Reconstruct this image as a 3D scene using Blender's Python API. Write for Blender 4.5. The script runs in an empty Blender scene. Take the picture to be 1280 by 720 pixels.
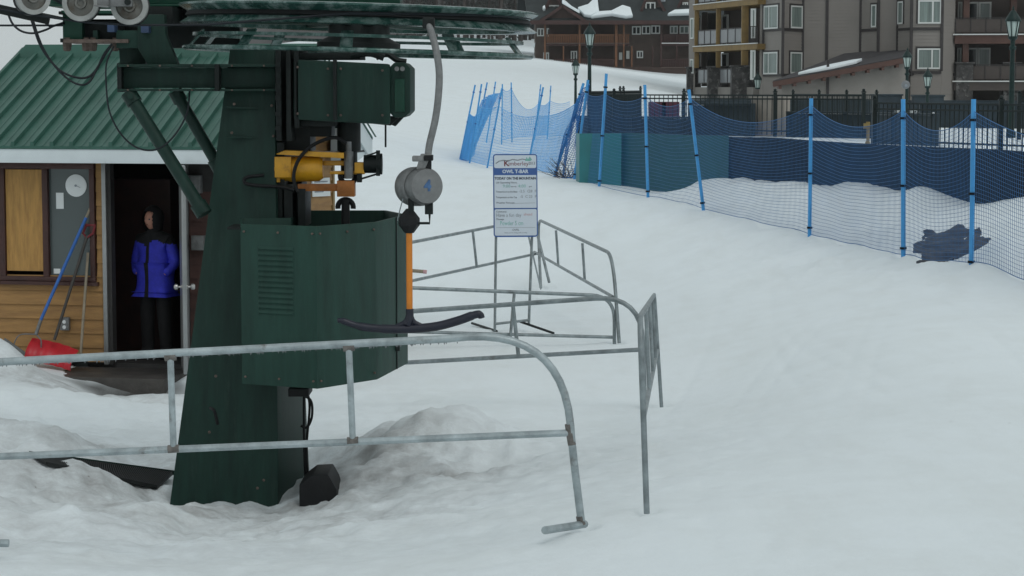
import bpy, bmesh, math, random
import numpy as np
from mathutils import Vector as V, Matrix, Euler
HAZE = .00016
random.seed(7); RNG = np.random.RandomState(5)
S = bpy.context.scene; COL = S.collection
PI = math.pi; R = math.radians
# ------------------------------------------------------------------ camera maths (survey of the place: metres, eye at z=0)
F = 2800.0; PITCH = math.atan(252/F); CA, SA = math.cos(PITCH), math.sin(PITCH)
def ray(px, py):
    u = (px-640)/F; v = (360-py)/F
    return V((u, CA+v*SA, -SA+v*CA))
def P(px, py, Y):
    d = ray(px, py); return d*(Y/d.y)
def hit(px, py, o, n):
    d = ray(px, py); return d*(V(o).dot(n)/d.dot(n))
def pxm(Y): return Y/F          # metres per photo pixel at depth Y
# ------------------------------------------------------------------ materials
def mat(name, col, rough=.6, metal=0., var=.25, vscale=6., bump=0., bscale=40., col2=None, c2scale=3., c2lo=.55, c2hi=.7, spec=.5, stretch=None):
    m = bpy.data.materials.new(name); m.use_nodes = True
    nt = m.node_tree; N = nt.nodes; L = nt.links
    b = N['Principled BSDF']; b.inputs['Roughness'].default_value = rough; b.inputs['Metallic'].default_value = metal
    b.inputs['Specular IOR Level'].default_value = spec
    tc = N.new('ShaderNodeTexCoord'); co = tc.outputs['Object']
    if stretch:
        mp = N.new('ShaderNodeMapping'); mp.inputs['Scale'].default_value = stretch; L.new(co, mp.inputs['Vector']); co = mp.outputs['Vector']
    nz = N.new('ShaderNodeTexNoise'); nz.inputs['Scale'].default_value = vscale; nz.inputs['Detail'].default_value = 6; nz.inputs['Roughness'].default_value = .65
    L.new(co, nz.inputs['Vector'])
    mx = N.new('ShaderNodeMix'); mx.data_type = 'RGBA'
    a = [c*(1-var) for c in col]; d = [min(1, c*(1+var)) for c in col]
    mx.inputs['A'].default_value = (*a, 1); mx.inputs['B'].default_value = (*d, 1)
    rp = N.new('ShaderNodeMapRange'); rp.inputs['From Min'].default_value = .3; rp.inputs['From Max'].default_value = .7
    L.new(nz.outputs['Fac'], rp.inputs['Value']); L.new(rp.outputs['Result'], mx.inputs['Factor'])
    out = mx.outputs['Result']
    if col2:
        n2 = N.new('ShaderNodeTexNoise'); n2.inputs['Scale'].default_value = c2scale; n2.inputs['Detail'].default_value = 8; n2.inputs['Roughness'].default_value = .7
        L.new(co, n2.inputs['Vector'])
        r2 = N.new('ShaderNodeMapRange'); r2.inputs['From Min'].default_value = c2lo; r2.inputs['From Max'].default_value = c2hi
        L.new(n2.outputs['Fac'], r2.inputs['Value'])
        m2 = N.new('ShaderNodeMix'); m2.data_type = 'RGBA'; m2.inputs['B'].default_value = (*col2, 1)
        L.new(out, m2.inputs['A']); L.new(r2.outputs['Result'], m2.inputs['Factor']); out = m2.outputs['Result']
    L.new(out, b.inputs['Base Color'])
    if bump:
        n3 = N.new('ShaderNodeTexNoise'); n3.inputs['Scale'].default_value = bscale; n3.inputs['Detail'].default_value = 5
        L.new(co, n3.inputs['Vector'])
        bp = N.new('ShaderNodeBump'); bp.inputs['Strength'].default_value = bump; bp.inputs['Distance'].default_value = .02
        L.new(n3.outputs['Fac'], bp.inputs['Height']); L.new(bp.outputs['Normal'], b.inputs['Normal'])
    return m
M = {}
M['green'] = mat('green paint', (.0068,.030,.022), .55, 0, .3, 3, .15, 60, (.020,.044,.035), 5, .55, .8, spec=.3, stretch=(5,5,.7))
M['green2'] = mat('green sheet paint', (.0115,.044,.033), .55, 0, .25, 2.5, .1, 40, (.026,.062,.05), 6, .58, .8, spec=.3, stretch=(5,5,.8))
M['greenb'] = mat('bright green enamel', (.006,.045,.028), .4, 0, .3, 5, .1, 40, (.02,.07,.05), 6, .58, .72, spec=.3)
M['wheel'] = mat('worn wheel steel with painted highlights', (.020,.070,.058), .25, .35, .4, 4, .1, 30, (.25,.32,.31), 9, .46, .70)  # pale worn patches enlarged and lightened to paint highlights into the colour
M['black'] = mat('black rubber', (.006,.007,.008), .6, 0, .3, 8, .1, 50, spec=.3)
M['blacksteel'] = mat('blackened steel', (.007,.011,.0105), .55, .1, .4, 8, .1, 50, spec=.3)
M['navyplastic'] = mat('black navy plastic', (.008,.010,.022), .38, 0, .2, 8)
M['cable'] = mat('cable sheath', (.010,.014,.018), .6, spec=.3)
M['yellow'] = mat('yellow motor paint', (.60,.30,.014), .42, 0, .2, 9, .1, 60, (.25,.10,.02), 7, .6, .75)
M['orange'] = mat('orange stick paint', (.62,.20,.015), .45, 0, .12, 12)
M['rustorange'] = mat('rusty orange steel', (.34,.12,.02), .55, 0, .3, 12, .2, 60)
M['galv'] = mat('galvanised pipe', (.235,.27,.28), .48, .55, .35, 9, .15, 80, (.12,.11,.10), 4, .60, .72)
M['galvlight'] = mat('pale galvanised pipe', (.34,.39,.405), .42, .5, .35, 7, .15, 80, (.14,.125,.11), 3, .57, .68)
M['alu'] = mat('cast aluminium', (.19,.195,.195), .5, .5, .3, 14, .2, 70, (.10,.10,.10), 6, .55, .75)
M['drum'] = mat('brushed drum lid', (.185,.19,.19), .45, .6, .25, 6, .1, 90, (.16,.16,.16), 4, .52, .75)
M['sheave'] = mat('grey sheave liner', (.30,.31,.30), .75, 0, .2, 10, .2, 60)
M['sheavehub'] = mat('dusty sheave plate', (.16,.16,.145), .6, .3, .3, 10, .2, 60, (.09,.07,.05), 8, .52, .7)
M['rust'] = mat('rusty bolts', (.13,.10,.085), .8, .2, .4, 30, .3, 90)
M['roofgreen'] = mat('green roof sheet', (.026,.098,.073), .45, .05, .18, 2, 0, 30, (.042,.115,.09), 4, .5, .75)
M['white'] = mat('white painted trim', (.62,.68,.70), .6, 0, .06, 3)
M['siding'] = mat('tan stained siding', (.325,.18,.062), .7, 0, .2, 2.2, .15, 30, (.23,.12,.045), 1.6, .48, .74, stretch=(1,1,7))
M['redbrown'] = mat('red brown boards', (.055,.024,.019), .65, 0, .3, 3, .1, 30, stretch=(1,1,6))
M['ply'] = mat('plywood sheet', (.43,.235,.062), .6, 0, .22, 3, 0, 30, (.30,.15,.04), 4, .47, .7, stretch=(9,9,1))
M['winframe'] = mat('dark brown frame', (.050,.016,.012), .5, 0, .3, 6)
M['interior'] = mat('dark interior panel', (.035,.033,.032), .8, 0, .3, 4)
M['concrete'] = mat('wet dark concrete', (.055,.05,.045), .55, 0, .4, 4, .4, 30)
M['doormetal'] = mat('grey door metal', (.30,.31,.31), .35, .5, .15, 3)
M['chrome'] = mat('chrome', (.42,.42,.41), .3, .9, .05, 3)
M['paper'] = mat('paper', (.74,.77,.77), .7, 0, .04, 3)
M['red'] = mat('red shovel plastic', (.50,.018,.03), .4, 0, .15, 6)
M['bluehandle'] = mat('blue handle paint', (.03,.13,.42), .4, 0, .15, 12)
M['wood'] = mat('grey wood handle', (.26,.22,.16), .7, 0, .25, 5, stretch=(8,8,1))
M['darkwood'] = mat('dark handle', (.05,.045,.04), .6)
M['blue'] = mat('blue pole plastic', (.055,.31,.66), .42, 0, .1, 8)
M['netblue'] = mat('blue net cord', (.025,.17,.46), .6, 0, .15, 3)
M['netdark'] = mat('blue net cord weathered', (.028,.125,.305), .65, 0, .15, 3)
M['netpale'] = mat('pale blue net cord', (.10,.40,.78), .6, 0, .15, 3)
M['tealpad'] = mat('teal pad vinyl', (.015,.17,.19), .45, 0, .15, 1.2, .1, 3)
M['bluepad'] = mat('blue green pad vinyl', (.008,.078,.086), .5, 0, .15, 1.2, .1, 3)
M['navypad'] = mat('navy windscreen cloth', (.010,.015,.021), .8, 0, .3, 1.5, .25, 5, spec=.2)
M['navyhole'] = mat('navy tarp', (.006,.011,.024), .6, 0, .3, 3, .3, 6)
M['fence'] = mat('black green fence paint', (.007,.014,.014), .5, 0, .2, 8, spec=.3)
M['darkwall'] = mat('dark teal boards', (.018,.032,.042), .7, 0, .35, 2)
M['lampgreen'] = mat('dark green lamp iron', (.006,.022,.020), .45, 0, .3, 8, spec=.3)
M['lampglass'] = mat('frosted lamp glass', (.45,.55,.52), .3, 0, .1, 5)
M['skin'] = mat('skin', (.55,.27,.19), .55, 0, .1, 20)
M['jacket'] = mat('blue jacket cloth', (.035,.042,.55), .7, 0, .2, 14, .2, 30)
M['blackcloth'] = mat('black cloth', (.008,.008,.009), .85, 0, .3, 12, .2, 40)
M['signwhite'] = mat('white sign board', (.56,.63,.70), .5, 0, .03, 3)
M['signblue'] = mat('blue sign print', (.035,.10,.30), .5, 0, .05, 3)
M['ink'] = mat('dark print', (.03,.04,.06), .6)
M['inkred'] = mat('dark red print', (.16,.02,.03), .6)
M['inkgreen'] = mat('green marker', (.18,.42,.38), .6)
M['inkgrey'] = mat('grey marker', (.22,.25,.28), .6)
M['inkpink'] = mat('pale red marker', (.5,.30,.32), .6)
M['apt'] = mat('taupe lap siding', (.235,.215,.197), .75, 0, .08, .4)
M['apttrim'] = mat('dark brown trim', (.035,.030,.030), .6)
M['aptbase'] = mat('base wall render', (.245,.228,.208), .8, 0, .15, .5)  # even beige tone of the base and annex walls
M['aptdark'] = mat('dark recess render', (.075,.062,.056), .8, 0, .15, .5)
M['timber'] = mat('yellow fir timber', (.21,.135,.045), .65, 0, .25, 1.5)
M['redtimber'] = mat('red brown timber', (.085,.042,.032), .65, 0, .2, 1.5)
M['stone'] = mat('dark ledge stone', (.050,.048,.047), .9, 0, .6, 3, .6, 4, (.15,.145,.14), 2.6, .52, .62)
M['winwhite'] = mat('white window frame', (.62,.64,.62), .5, 0, .04, 2)
M['glasscurt'] = mat('curtained glass', (.17,.215,.20), .15, 0, .35, .9, stretch=(6,6,.3))
M['glassdark'] = mat('dark glass', (.022,.028,.03), .12, 0, .4, .7)
M['glassrail'] = mat('balcony glass', (.19,.20,.21), .2, 0, .1, 1)
M['shingle'] = mat('dark shingles', (.045,.042,.045), .85, 0, .25, 2)
M['chalet'] = mat('brown chalet boards', (.050,.030,.024), .75, 0, .25, .8)
M['chaletwall'] = mat('grey brown chalet wall', (.095,.070,.058), .75, 0, .2, .8)
M['chalettimber'] = mat('orange brown chalet timber', (.145,.062,.028), .7, 0, .25, 1)
M['chaletred'] = mat('dark red chalet trim', (.046,.020,.017), .7, 0, .25, 1)
M['chaletroof'] = mat('dark chalet shingles', (.024,.030,.031), .85, 0, .35, .8)
M['bark'] = mat('grey brown bark', (.060,.050,.046), .9, 0, .4, 2)
M['needle'] = mat('grey green needles', (.040,.046,.040), .9, 0, .4, .6)
M['twig'] = mat('bare twigs', (.07,.055,.045), .9)
M['yellowpost'] = mat('faded yellow plastic', (.27,.20,.07), .6, 0, .15, 5)
M['maroon'] = mat('maroon cloth', (.09,.022,.04), .8, 0, .3, 3)
M['hills'] = mat('misty wooded hillside', (.075,.072,.072), .95, 0, .45, .09)  # mist partly put into the colour as a lighter grey
M['bluebox'] = mat('faded blue casing', (.03,.06,.13), .5)
M['steel'] = mat('stainless rail', (.5,.52,.52), .25, .9, .1, 4)
M['fadedblue'] = mat('worn blue paint', (.05,.12,.25), .6, 0, .3, 30)
M['dullred'] = mat('dull red plastic', (.16,.012,.018), .5, 0, .2, 8)
M['beige'] = mat('beige panel', (.30,.27,.235), .7, 0, .08, 3)
M['grate'] = mat('black grating', (.012,.014,.014), .6, .2, .3, 8)

def snow_mat(name, ground=False):
    m = bpy.data.materials.new(name); m.use_nodes = True
    nt = m.node_tree; N = nt.nodes; L = nt.links; b = N['Principled BSDF']
    b.inputs['Roughness'].default_value = .75; b.inputs['Specular IOR Level'].default_value = .25
    g = N.new('ShaderNodeTexCoord'); co = g.outputs['Object']
    def noise(scale, detail=6, rough=.6, stretch=None):
        c = co
        if stretch:
            mp = N.new('ShaderNodeMapping'); mp.inputs['Scale'].default_value = stretch; mp.inputs['Rotation'].default_value = (0,0,R(-22)); L.new(co, mp.inputs['Vector']); c = mp.outputs['Vector']
        n = N.new('ShaderNodeTexNoise'); n.inputs['Scale'].default_value = scale; n.inputs['Detail'].default_value = detail; n.inputs['Roughness'].default_value = rough
        L.new(c, n.inputs['Vector']); return n.outputs['Fac']
    def mr(v, a, bb, lo=0., hi=1.):
        n = N.new('ShaderNodeMapRange'); n.inputs['From Min'].default_value = a; n.inputs['From Max'].default_value = bb
        n.inputs['To Min'].default_value = lo; n.inputs['To Max'].default_value = hi; L.new(v, n.inputs['Value']); return n.outputs['Result']
    def mix(f, a, bcol):
        n = N.new('ShaderNodeMix'); n.data_type = 'RGBA'; L.new(f, n.inputs['Factor']); L.new(a, n.inputs['A']); n.inputs['B'].default_value = (*bcol, 1); return n.outputs['Result']
    rgb = N.new('ShaderNodeRGB'); rgb.outputs[0].default_value = (.79,.85,.875,1)
    c = rgb.outputs[0]
    c = mix(mr(noise(.9, 8, .7), .42, .75, 0, .35), c, (.66,.70,.69))
    c = mix(mr(noise(2.2, 8, .7, (1,.25,1)), .5, .8, 0, .35), c, (.64,.67,.66))
    if ground:
        at = N.new('ShaderNodeAttribute'); at.attribute_name = 'dirt'
        mul = N.new('ShaderNodeMath'); mul.operation = 'MULTIPLY'
        L.new(at.outputs['Fac'], mul.inputs[0]); L.new(mr(noise(3.2, 10, .72), .36, .68, .12, 1), mul.inputs[1])
        c = mix(mul.outputs[0], c, (.27,.265,.258))
        at2 = N.new('ShaderNodeAttribute'); at2.attribute_name = 'mud'
        c = mix(at2.outputs['Fac'], c, (.035,.032,.028))
    if ground:
        vo = N.new('ShaderNodeTexVoronoi'); vo.inputs['Scale'].default_value = 4.5; L.new(co, vo.inputs['Vector'])
        vo2 = N.new('ShaderNodeTexNoise'); vo2.inputs['Scale'].default_value = .35; vo2.inputs['Detail'].default_value = 3; L.new(co, vo2.inputs['Vector'])
        thr = N.new('ShaderNodeMath'); thr.operation = 'MULTIPLY'; L.new(mr(vo.outputs['Distance'], .05, .028), thr.inputs[0]); L.new(mr(vo2.outputs['Fac'], .52, .62, 0, .75), thr.inputs[1])
        c = mix(thr.outputs[0], c, (.16,.14,.12))
        c = mix(mr(noise(90, 3, .8), .45, .75, 0, .16), c, (.55,.58,.58))
    L.new(c, b.inputs['Base Color'])
    ad = N.new('ShaderNodeMath'); ad.operation = 'MULTIPLY_ADD'
    L.new(noise(34, 6, .8), ad.inputs[0]); ad.inputs[1].default_value = .42; L.new(noise(6, 6, .65), ad.inputs[2])
    bp = N.new('ShaderNodeBump'); bp.inputs['Strength'].default_value = .42; bp.inputs['Distance'].default_value = .03
    L.new(ad.outputs[0], bp.inputs['Height']); L.new(bp.outputs['Normal'], b.inputs['Normal'])
    return m
M['snow'] = snow_mat('old snow', True)
M['roofsnow'] = snow_mat('roof snow')

# ------------------------------------------------------------------ mesh builder
class MB:
    def __init__(s): s.v = []; s.f = []
    def add(s, vs, fs):
        o = len(s.v); s.v += [tuple(v) for v in vs]; s.f += [tuple(i+o for i in f) for f in fs]; return s
    def hexa(s, p):   # p: bottom 4 ccw, top 4 ccw
        return s.add(p, [(3,2,1,0),(4,5,6,7),(0,1,5,4),(1,2,6,5),(2,3,7,6),(3,0,4,7)])
    def box(s, c, size, rot=None):
        hx, hy, hz = [k/2 for k in size]
        ps = [V((x*hx, y*hy, z*hz)) for z in (-1,1) for x, y in ((-1,-1),(1,-1),(1,1),(-1,1))]
        if rot is not None: ps = [rot @ p for p in ps]
        return s.hexa([p+V(c) for p in ps])
    def beam(s, p, q, w, h, up=(0,0,1)):
        p, q = V(p), V(q); d = (q-p).normalized(); u = V(up)
        sx = d.cross(u).normalized(); u = sx.cross(d)
        a, b = sx*w/2, u*h/2
        return s.hexa([p-a-b, p+a-b, q+a-b, q-a-b, p-a+b, p+a+b, q+a+b, q-a+b])
    def tube(s, pts, r, n=8, caps=True, closed=False):
        pts = [V(p) for p in pts]; m = len(pts)
        rs = r if isinstance(r, (list, tuple)) else [r]*m
        ts = []
        for i in range(m):
            a = pts[(i-1) % m] if (closed or i > 0) else pts[i]; b = pts[(i+1) % m] if (closed or i < m-1) else pts[i]
            ts.append((b-a).normalized() if (b-a).length > 1e-9 else V((0,0,1)))
        ref = V((0,0,1)) if abs(ts[0].z) < .9 else V((1,0,0))
        u = ts[0].cross(ref).normalized(); vs = []
        for i in range(m):
            u = (u - ts[i]*u.dot(ts[i])).normalized(); w = ts[i].cross(u)
            vs += [pts[i] + (u*math.cos(2*PI*k/n) + w*math.sin(2*PI*k/n))*rs[i] for k in range(n)]
        fs = [(i*n+k, i*n+(k+1) % n, (i+1)*n+(k+1) % n, (i+1)*n+k) for i in range(m-1) for k in range(n)]
        if closed: fs += [((m-1)*n+k, (m-1)*n+(k+1) % n, (k+1) % n, k) for k in range(n)]
        elif caps: fs += [tuple(range(n-1, -1, -1)), tuple((m-1)*n+k for k in range(n))]
        return s.add(vs, fs)
    def lathe(s, prof, o, axis=(0,0,1), n=32, closed=False, caps=False):
        a = V(axis).normalized(); ref = V((0,0,1)) if abs(a.z) < .9 else V((1,0,0))
        u = a.cross(ref).normalized(); w = a.cross(u); o = V(o); vs = []
        for r, h in prof: vs += [o + a*h + (u*math.cos(2*PI*k/n)+w*math.sin(2*PI*k/n))*r for k in range(n)]
        m = len(prof)
        fs = [(i*n+k, i*n+(k+1) % n, (i+1)*n+(k+1) % n, (i+1)*n+k) for i in range(m-1) for k in range(n)]
        if closed: fs += [((m-1)*n+k, (m-1)*n+(k+1) % n, (k+1) % n, k) for k in range(n)]
        if caps: fs += [tuple(range(n-1, -1, -1)), tuple((m-1)*n+k for k in range(n))]
        return s.add(vs, fs)
    def cyl(s, p, q, r, n=20):
        return s.tube([p, q], r, n)
    def prism(s, poly, vec):
        n = len(poly); vec = V(vec); a = [V(p) for p in poly]
        return s.add(a + [p+vec for p in a], [tuple(range(n-1, -1, -1)), tuple(range(n, 2*n))] + [(i, (i+1) % n, n+(i+1) % n, n+i) for i in range(n)])
    def sphere(s, c, r, n=12, sc=(1,1,1)):
        m = max(4, n//2); c = V(c); vs = [c+V((0,0,-r*sc[2]))]; fs = []
        for j in range(1, m):
            t = PI*j/m
            vs += [c+V((r*sc[0]*math.sin(t)*math.cos(2*PI*k/n), r*sc[1]*math.sin(t)*math.sin(2*PI*k/n), -r*sc[2]*math.cos(t))) for k in range(n)]
        vs.append(c+V((0,0,r*sc[2]))); top = len(vs)-1
        for k in range(n):
            fs.append((0, 1+(k+1) % n, 1+k)); fs.append((top, 1+(m-2)*n+k, 1+(m-2)*n+(k+1) % n))
            for j in range(m-2): fs.append((1+j*n+k, 1+j*n+(k+1) % n, 1+(j+1)*n+(k+1) % n, 1+(j+1)*n+k))
        return s.add(vs, fs)
    SPLIT = {'fascia','recess_panel','gusset','edge_channel','end_plate','mounting_plate','weld_rib','plate_bolt','bracket_web','bracket_foot','junction_box','frame_web','sheave_link','drain_bracket','oil_line','motor_post','hill_mark','rule_line','trim','crossbeam','upper_frame','brace_wire','socket_hole','housing_bracket','barge_board','eave_board','soffit_board'}
    def build(s, name, m, parent=None, bevel=0., smooth=35):
        if name in MB.SPLIT:
            p = list(range(len(s.v)))
            def find(i):
                while p[i] != i: p[i] = p[p[i]]; i = p[i]
                return i
            for f in s.f:
                for i in f[1:]: p[find(i)] = find(f[0])
            groups = {}
            for f in s.f: groups.setdefault(find(f[0]), []).append(f)
            if len(groups) > 1:
                first = None
                for fs in groups.values():
                    ids = sorted({i for f in fs for i in f}); mp = {i: k for k, i in enumerate(ids)}
                    q = MB(); q.v = [s.v[i] for i in ids]; q.f = [tuple(mp[i] for i in f) for f in fs]
                    o = q.build(name, m, parent, bevel, smooth); first = first or o
                return first
        root = V((0,0,0)); q = parent
        while q is not None: root += q.location; q = q.parent
        me = bpy.data.meshes.new(name); me.from_pydata([tuple(V(v)-root) for v in s.v], [], s.f)
        bm = bmesh.new(); bm.from_mesh(me); bmesh.ops.recalc_face_normals(bm, faces=bm.faces)
        if bevel:
            es = [e for e in bm.edges if len(e.link_faces) == 2 and e.calc_face_angle(0) > .5]
            bmesh.ops.bevel(bm, geom=es, offset=bevel, segments=2, profile=.6, affect='EDGES', clamp_overlap=True)
        bm.to_mesh(me); bm.free()
        if smooth:
            me.polygons.foreach_set('use_smooth', [True]*len(me.polygons)); me.set_sharp_from_angle(angle=R(smooth))
        me.materials.append(M[m] if isinstance(m, str) else m)
        o = bpy.data.objects.new(name, me); COL.objects.link(o)
        if parent is not None: o.parent = parent
        return o
def tag(o, label, cat, group=None, kind=None):
    if label: o['label'] = label
    if cat: o['category'] = cat
    if group: o['group'] = group
    if kind: o['kind'] = kind
    return o
def thing(name, loc, label, cat, group=None):
    o = bpy.data.objects.new(name, None); COL.objects.link(o); o.location = V(loc); o.empty_display_size = .2
    return tag(o, label, cat, group)
def copy_tree(o, parent=None):
    c = o.copy(); COL.objects.link(c)
    if parent is not None: c.parent = parent
    for ch in list(o.children): copy_tree(ch, c)
    return c
def own_origin(o):      # single-mesh thing: put its origin at the base of its geometry
    vs = [v.co for v in o.data.vertices]
    lo = V((sum(v.x for v in vs)/len(vs), sum(v.y for v in vs)/len(vs), min(v.z for v in vs)))
    for v in o.data.vertices: v.co -= lo
    o.location += lo; return o
def bez(pts, n=8):      # Catmull-Rom through points
    pts = [V(p) for p in pts]; out = []
    for i in range(len(pts)-1):
        a = pts[max(0, i-1)]; b = pts[i]; c = pts[i+1]; d = pts[min(len(pts)-1, i+2)]
        for k in range(n):
            t = k/n; out.append(.5*((2*b)+(c-a)*t+(2*a-5*b+4*c-d)*t*t+(3*b-a-3*c+d)*t**3))
    out.append(pts[-1]); return out
def txt(s, size, mname, parent, o, ex, ez, name='lettering', align='CENTER', depth=.0015, bold=0., sx=1.):
    cu = bpy.data.curves.new(name, 'FONT'); cu.body = s; cu.size = size; cu.align_x = align; cu.align_y = 'CENTER'; cu.extrude = depth; cu.offset = bold; cu.resolution_u = 2
    t = bpy.data.objects.new(name, cu); COL.objects.link(t)
    bpy.context.view_layer.update()
    me = bpy.data.meshes.new_from_object(t.evaluated_get(bpy.context.evaluated_depsgraph_get()))
    bpy.data.objects.remove(t); bpy.data.curves.remove(cu)
    ex = V(ex).normalized(); ez = V(ez).normalized(); n = ex.cross(ez); o = V(o)
    root = V((0,0,0)); q = parent
    while q is not None: root += q.location; q = q.parent
    for v in me.vertices: v.co = o + ex*v.co.x*sx + ez*v.co.y + n*v.co.z - root
    me.materials.clear(); me.materials.append(M[mname])
    ob = bpy.data.objects.new(name, me); COL.objects.link(ob); ob.parent = parent; return ob

# ------------------------------------------------------------------ terrain
def hash2(i, j, s):
    n = (i*374761393 + j*668265263 + s*974634777) & 0xffffffff
    n = ((n ^ (n >> 13))*1274126177) & 0xffffffff
    return ((n ^ (n >> 16)) & 0xffff)/65535.
def vnoise(x, y, s=0):
    i = np.floor(x).astype(np.int64); j = np.floor(y).astype(np.int64); u = x-i; v = y-j
    u = u*u*u*(u*(u*6-15)+10); v = v*v*v*(v*(v*6-15)+10)
    return (hash2(i,j,s)*(1-u)+hash2(i+1,j,s)*u)*(1-v)+(hash2(i,j+1,s)*(1-u)+hash2(i+1,j+1,s)*u)*v - .5
def fbm(x, y, s=0, o=4):
    a = 1.; r = 0.
    for k in range(o): r = r + a*vnoise(x*2**k, y*2**k, s+k); a *= .5
    return r
POLES = {  # base px, base py, top px, top py, Y
 'p1': (1214,338,1217,124,25.8), 'p2': (1129,320,1129,124,28.2), 'p3': (1012,293,1014,123,32.3), 'p4': (879,261,861,112,36.6),
 'p5': (810,246,806,106,39.3), 'p6': (749,233,758,92,42), 'p7': (718,224,735,100,44.5), 'p8': (693,221,729.5,104,45.4),
 'h': (659,213,679,109,50.5), 'e2': (609,210,627,113,54), 'b': (587,204,602,105,56.5), 'a': (575,199,594,106,58.5),
 'c': (592,190,609,103,63), 'd': (608,178,619.5,102,70), 'e': (627,181,628,105,72), 'f': (640,178,639,103,73.5), 'g': (668,175,676,105.5,77), 'i': (684,174,688.6,107,80)}
CP = [P(*q) for q in [(728,662,11.7),(-60,684,11.7),(0,724,10.6),(640,724,10.4),(1280,722,9.5),(808,641,12),(826,509,20),(803,510,20),
 (210,615,15.9),(300,628,15.5),(385,626,15.6),(428,600,16),(100,640,14.2),(520,640,13.9),(540,560,17),(40,560,17),(130,540,19),(620,414,26.9),(768,429,25.6),(686,352,34),
 (0,475,21.8),(150,488,22),(300,480,22.5),(450,450,24),(1280,357,24.3),(1700,440,19),(1280,500,15.5),(980,560,14.5),(1100,420,20.3),
 (760,232,42.6),(800,238,42.2),(845,241,41.7),(870,228,41.5),(915,223,40.9),(960,226,39.7),(1010,230,38.4),(1080,231,36.5),(1128,239,35.1),(1150,233,34.6),(1180,244,33.8),(1215,253,32.9),(1280,248,31.2),(1500,262,27),
 (600,120,110),(560,76,200),(660,74,190),(700,86,205),(740,92,215),(800,95,225),(860,97,240),(930,97,240),(800,113,130),(870,124,132),(950,148,135),(1100,150,132),(1300,150,130),(1700,152,130),
 (480,60,230),(560,50,300),(300,64,300),(-300,105,300),(0,104,200),(0,100,420),(-200,104,420),(150,96,420),(200,98,300),(1300,80,300),(900,60,420),(500,45,420),(100,112,100),(200,112,60)]]
CP += [P(q[0], q[1], q[4]) for q in POLES.values()]
for px, Y in ((900,62),(1100,62),(1300,55)): CP.append(V(((px-640)/F*Y, Y, -1.7)))
CP += [V((0,0,-1.65)), V((-3,3,-1.7)), V((3,3,-1.6)), V((-8,8,-2.2)), V((8,8,-1.8)), V((-14,22,-2.9)), V((-14,36,-2.8))]
def dom(x, y):
    yy = np.clip(y, 0., 430.)+8.
    return np.clip(x/yy, -.7, .7)*2.2, np.log(yy)
def tps_fit():
    x = np.array([p.x for p in CP]); y = np.array([p.y for p in CP]); z = np.array([p.z for p in CP])
    u, w = dom(x, y); n = len(x)
    d2 = (u[:,None]-u)**2+(w[:,None]-w)**2
    K = .5*d2*np.log(d2+1e-12)+np.eye(n)*4e-6; Q = np.c_[np.ones(n), u, w]
    A = np.zeros((n+3, n+3)); A[:n,:n] = K; A[:n,n:] = Q; A[n:,:n] = Q.T
    s = np.linalg.solve(A, np.r_[z, 0, 0, 0]); return u, w, s
TU, TW, TS = tps_fit()
def tps(x, y):
    u, w = dom(x, y); r = TS[-3]+TS[-2]*u+TS[-1]*w
    for a, b, c in zip(TU, TW, TS[:-3]):
        d2 = (u-a)**2+(w-b)**2; r = r+c*.5*d2*np.log(d2+1e-12)
    return r
BUMPS = []      # (x, y, sx, sy, height)
def bump(px, py, Y, sx, sy, h): p = P(px, py, Y); BUMPS.append((p.x, p.y, sx, sy, h))
bump(535,560,17.0,.54,.6,.25); bump(480,575,16.5,.24,.3,.11); bump(610,560,17.2,.42,.5,.10); bump(520,590,16.0,.3,.25,.07); bump(455,560,16.3,.10,.16,-.12)
bump(-8,480,22.3,.36,.4,.22); bump(-80,480,22.2,.9,.5,.28); bump(60,520,20.5,.8,.6,.10); bump(-20,560,17.5,.8,.6,.12); bump(60,590,15.6,.5,.4,.10)
bump(165,480,22.3,.52,.32,-.20); bump(218,632,15.5,.30,.4,-.15); bump(415,630,15.4,.3,.3,-.06)
bump(1200,312,27.6,.30,.55,-.30); bump(1262,318,25.9,.42,.8,.30); bump(1150,285,30.5,.6,.8,.12)
bump(90,660,13.4,.6,.35,.07); bump(440,655,13.3,.5,.3,.05); bump(250,680,12.6,.6,.3,.04)
for q in ((731,658,11.72),(809,641,12.0),(827,510,20.0),(806,511,20.0),(774,430,25.5),(768,430,25.6),(686,352,33.4),(676,360,33),(619,414,26.9),(661,407,26.9)): bump(*q, .075, .10, -.055); bump(*q, .16, .2, .018)
def lump(x, y):
    g = lambda cx, cy, sx, sy: np.exp(-((x-cx)/sx)**2-((y-cy)/sy)**2)
    return np.clip(g(-2.6,15.5,3.2,4.2)+.7*g(-4.5,20.5,3,2.5)+.9*g(-.7,16.6,.9,1.1)+.7*g(4.8,30.5,2.2,3.5)+1.1*g(4.2,37.5,1.7,4.5)+.6*g(5.6,27,1.4,2.5), 0, 1)
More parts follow.
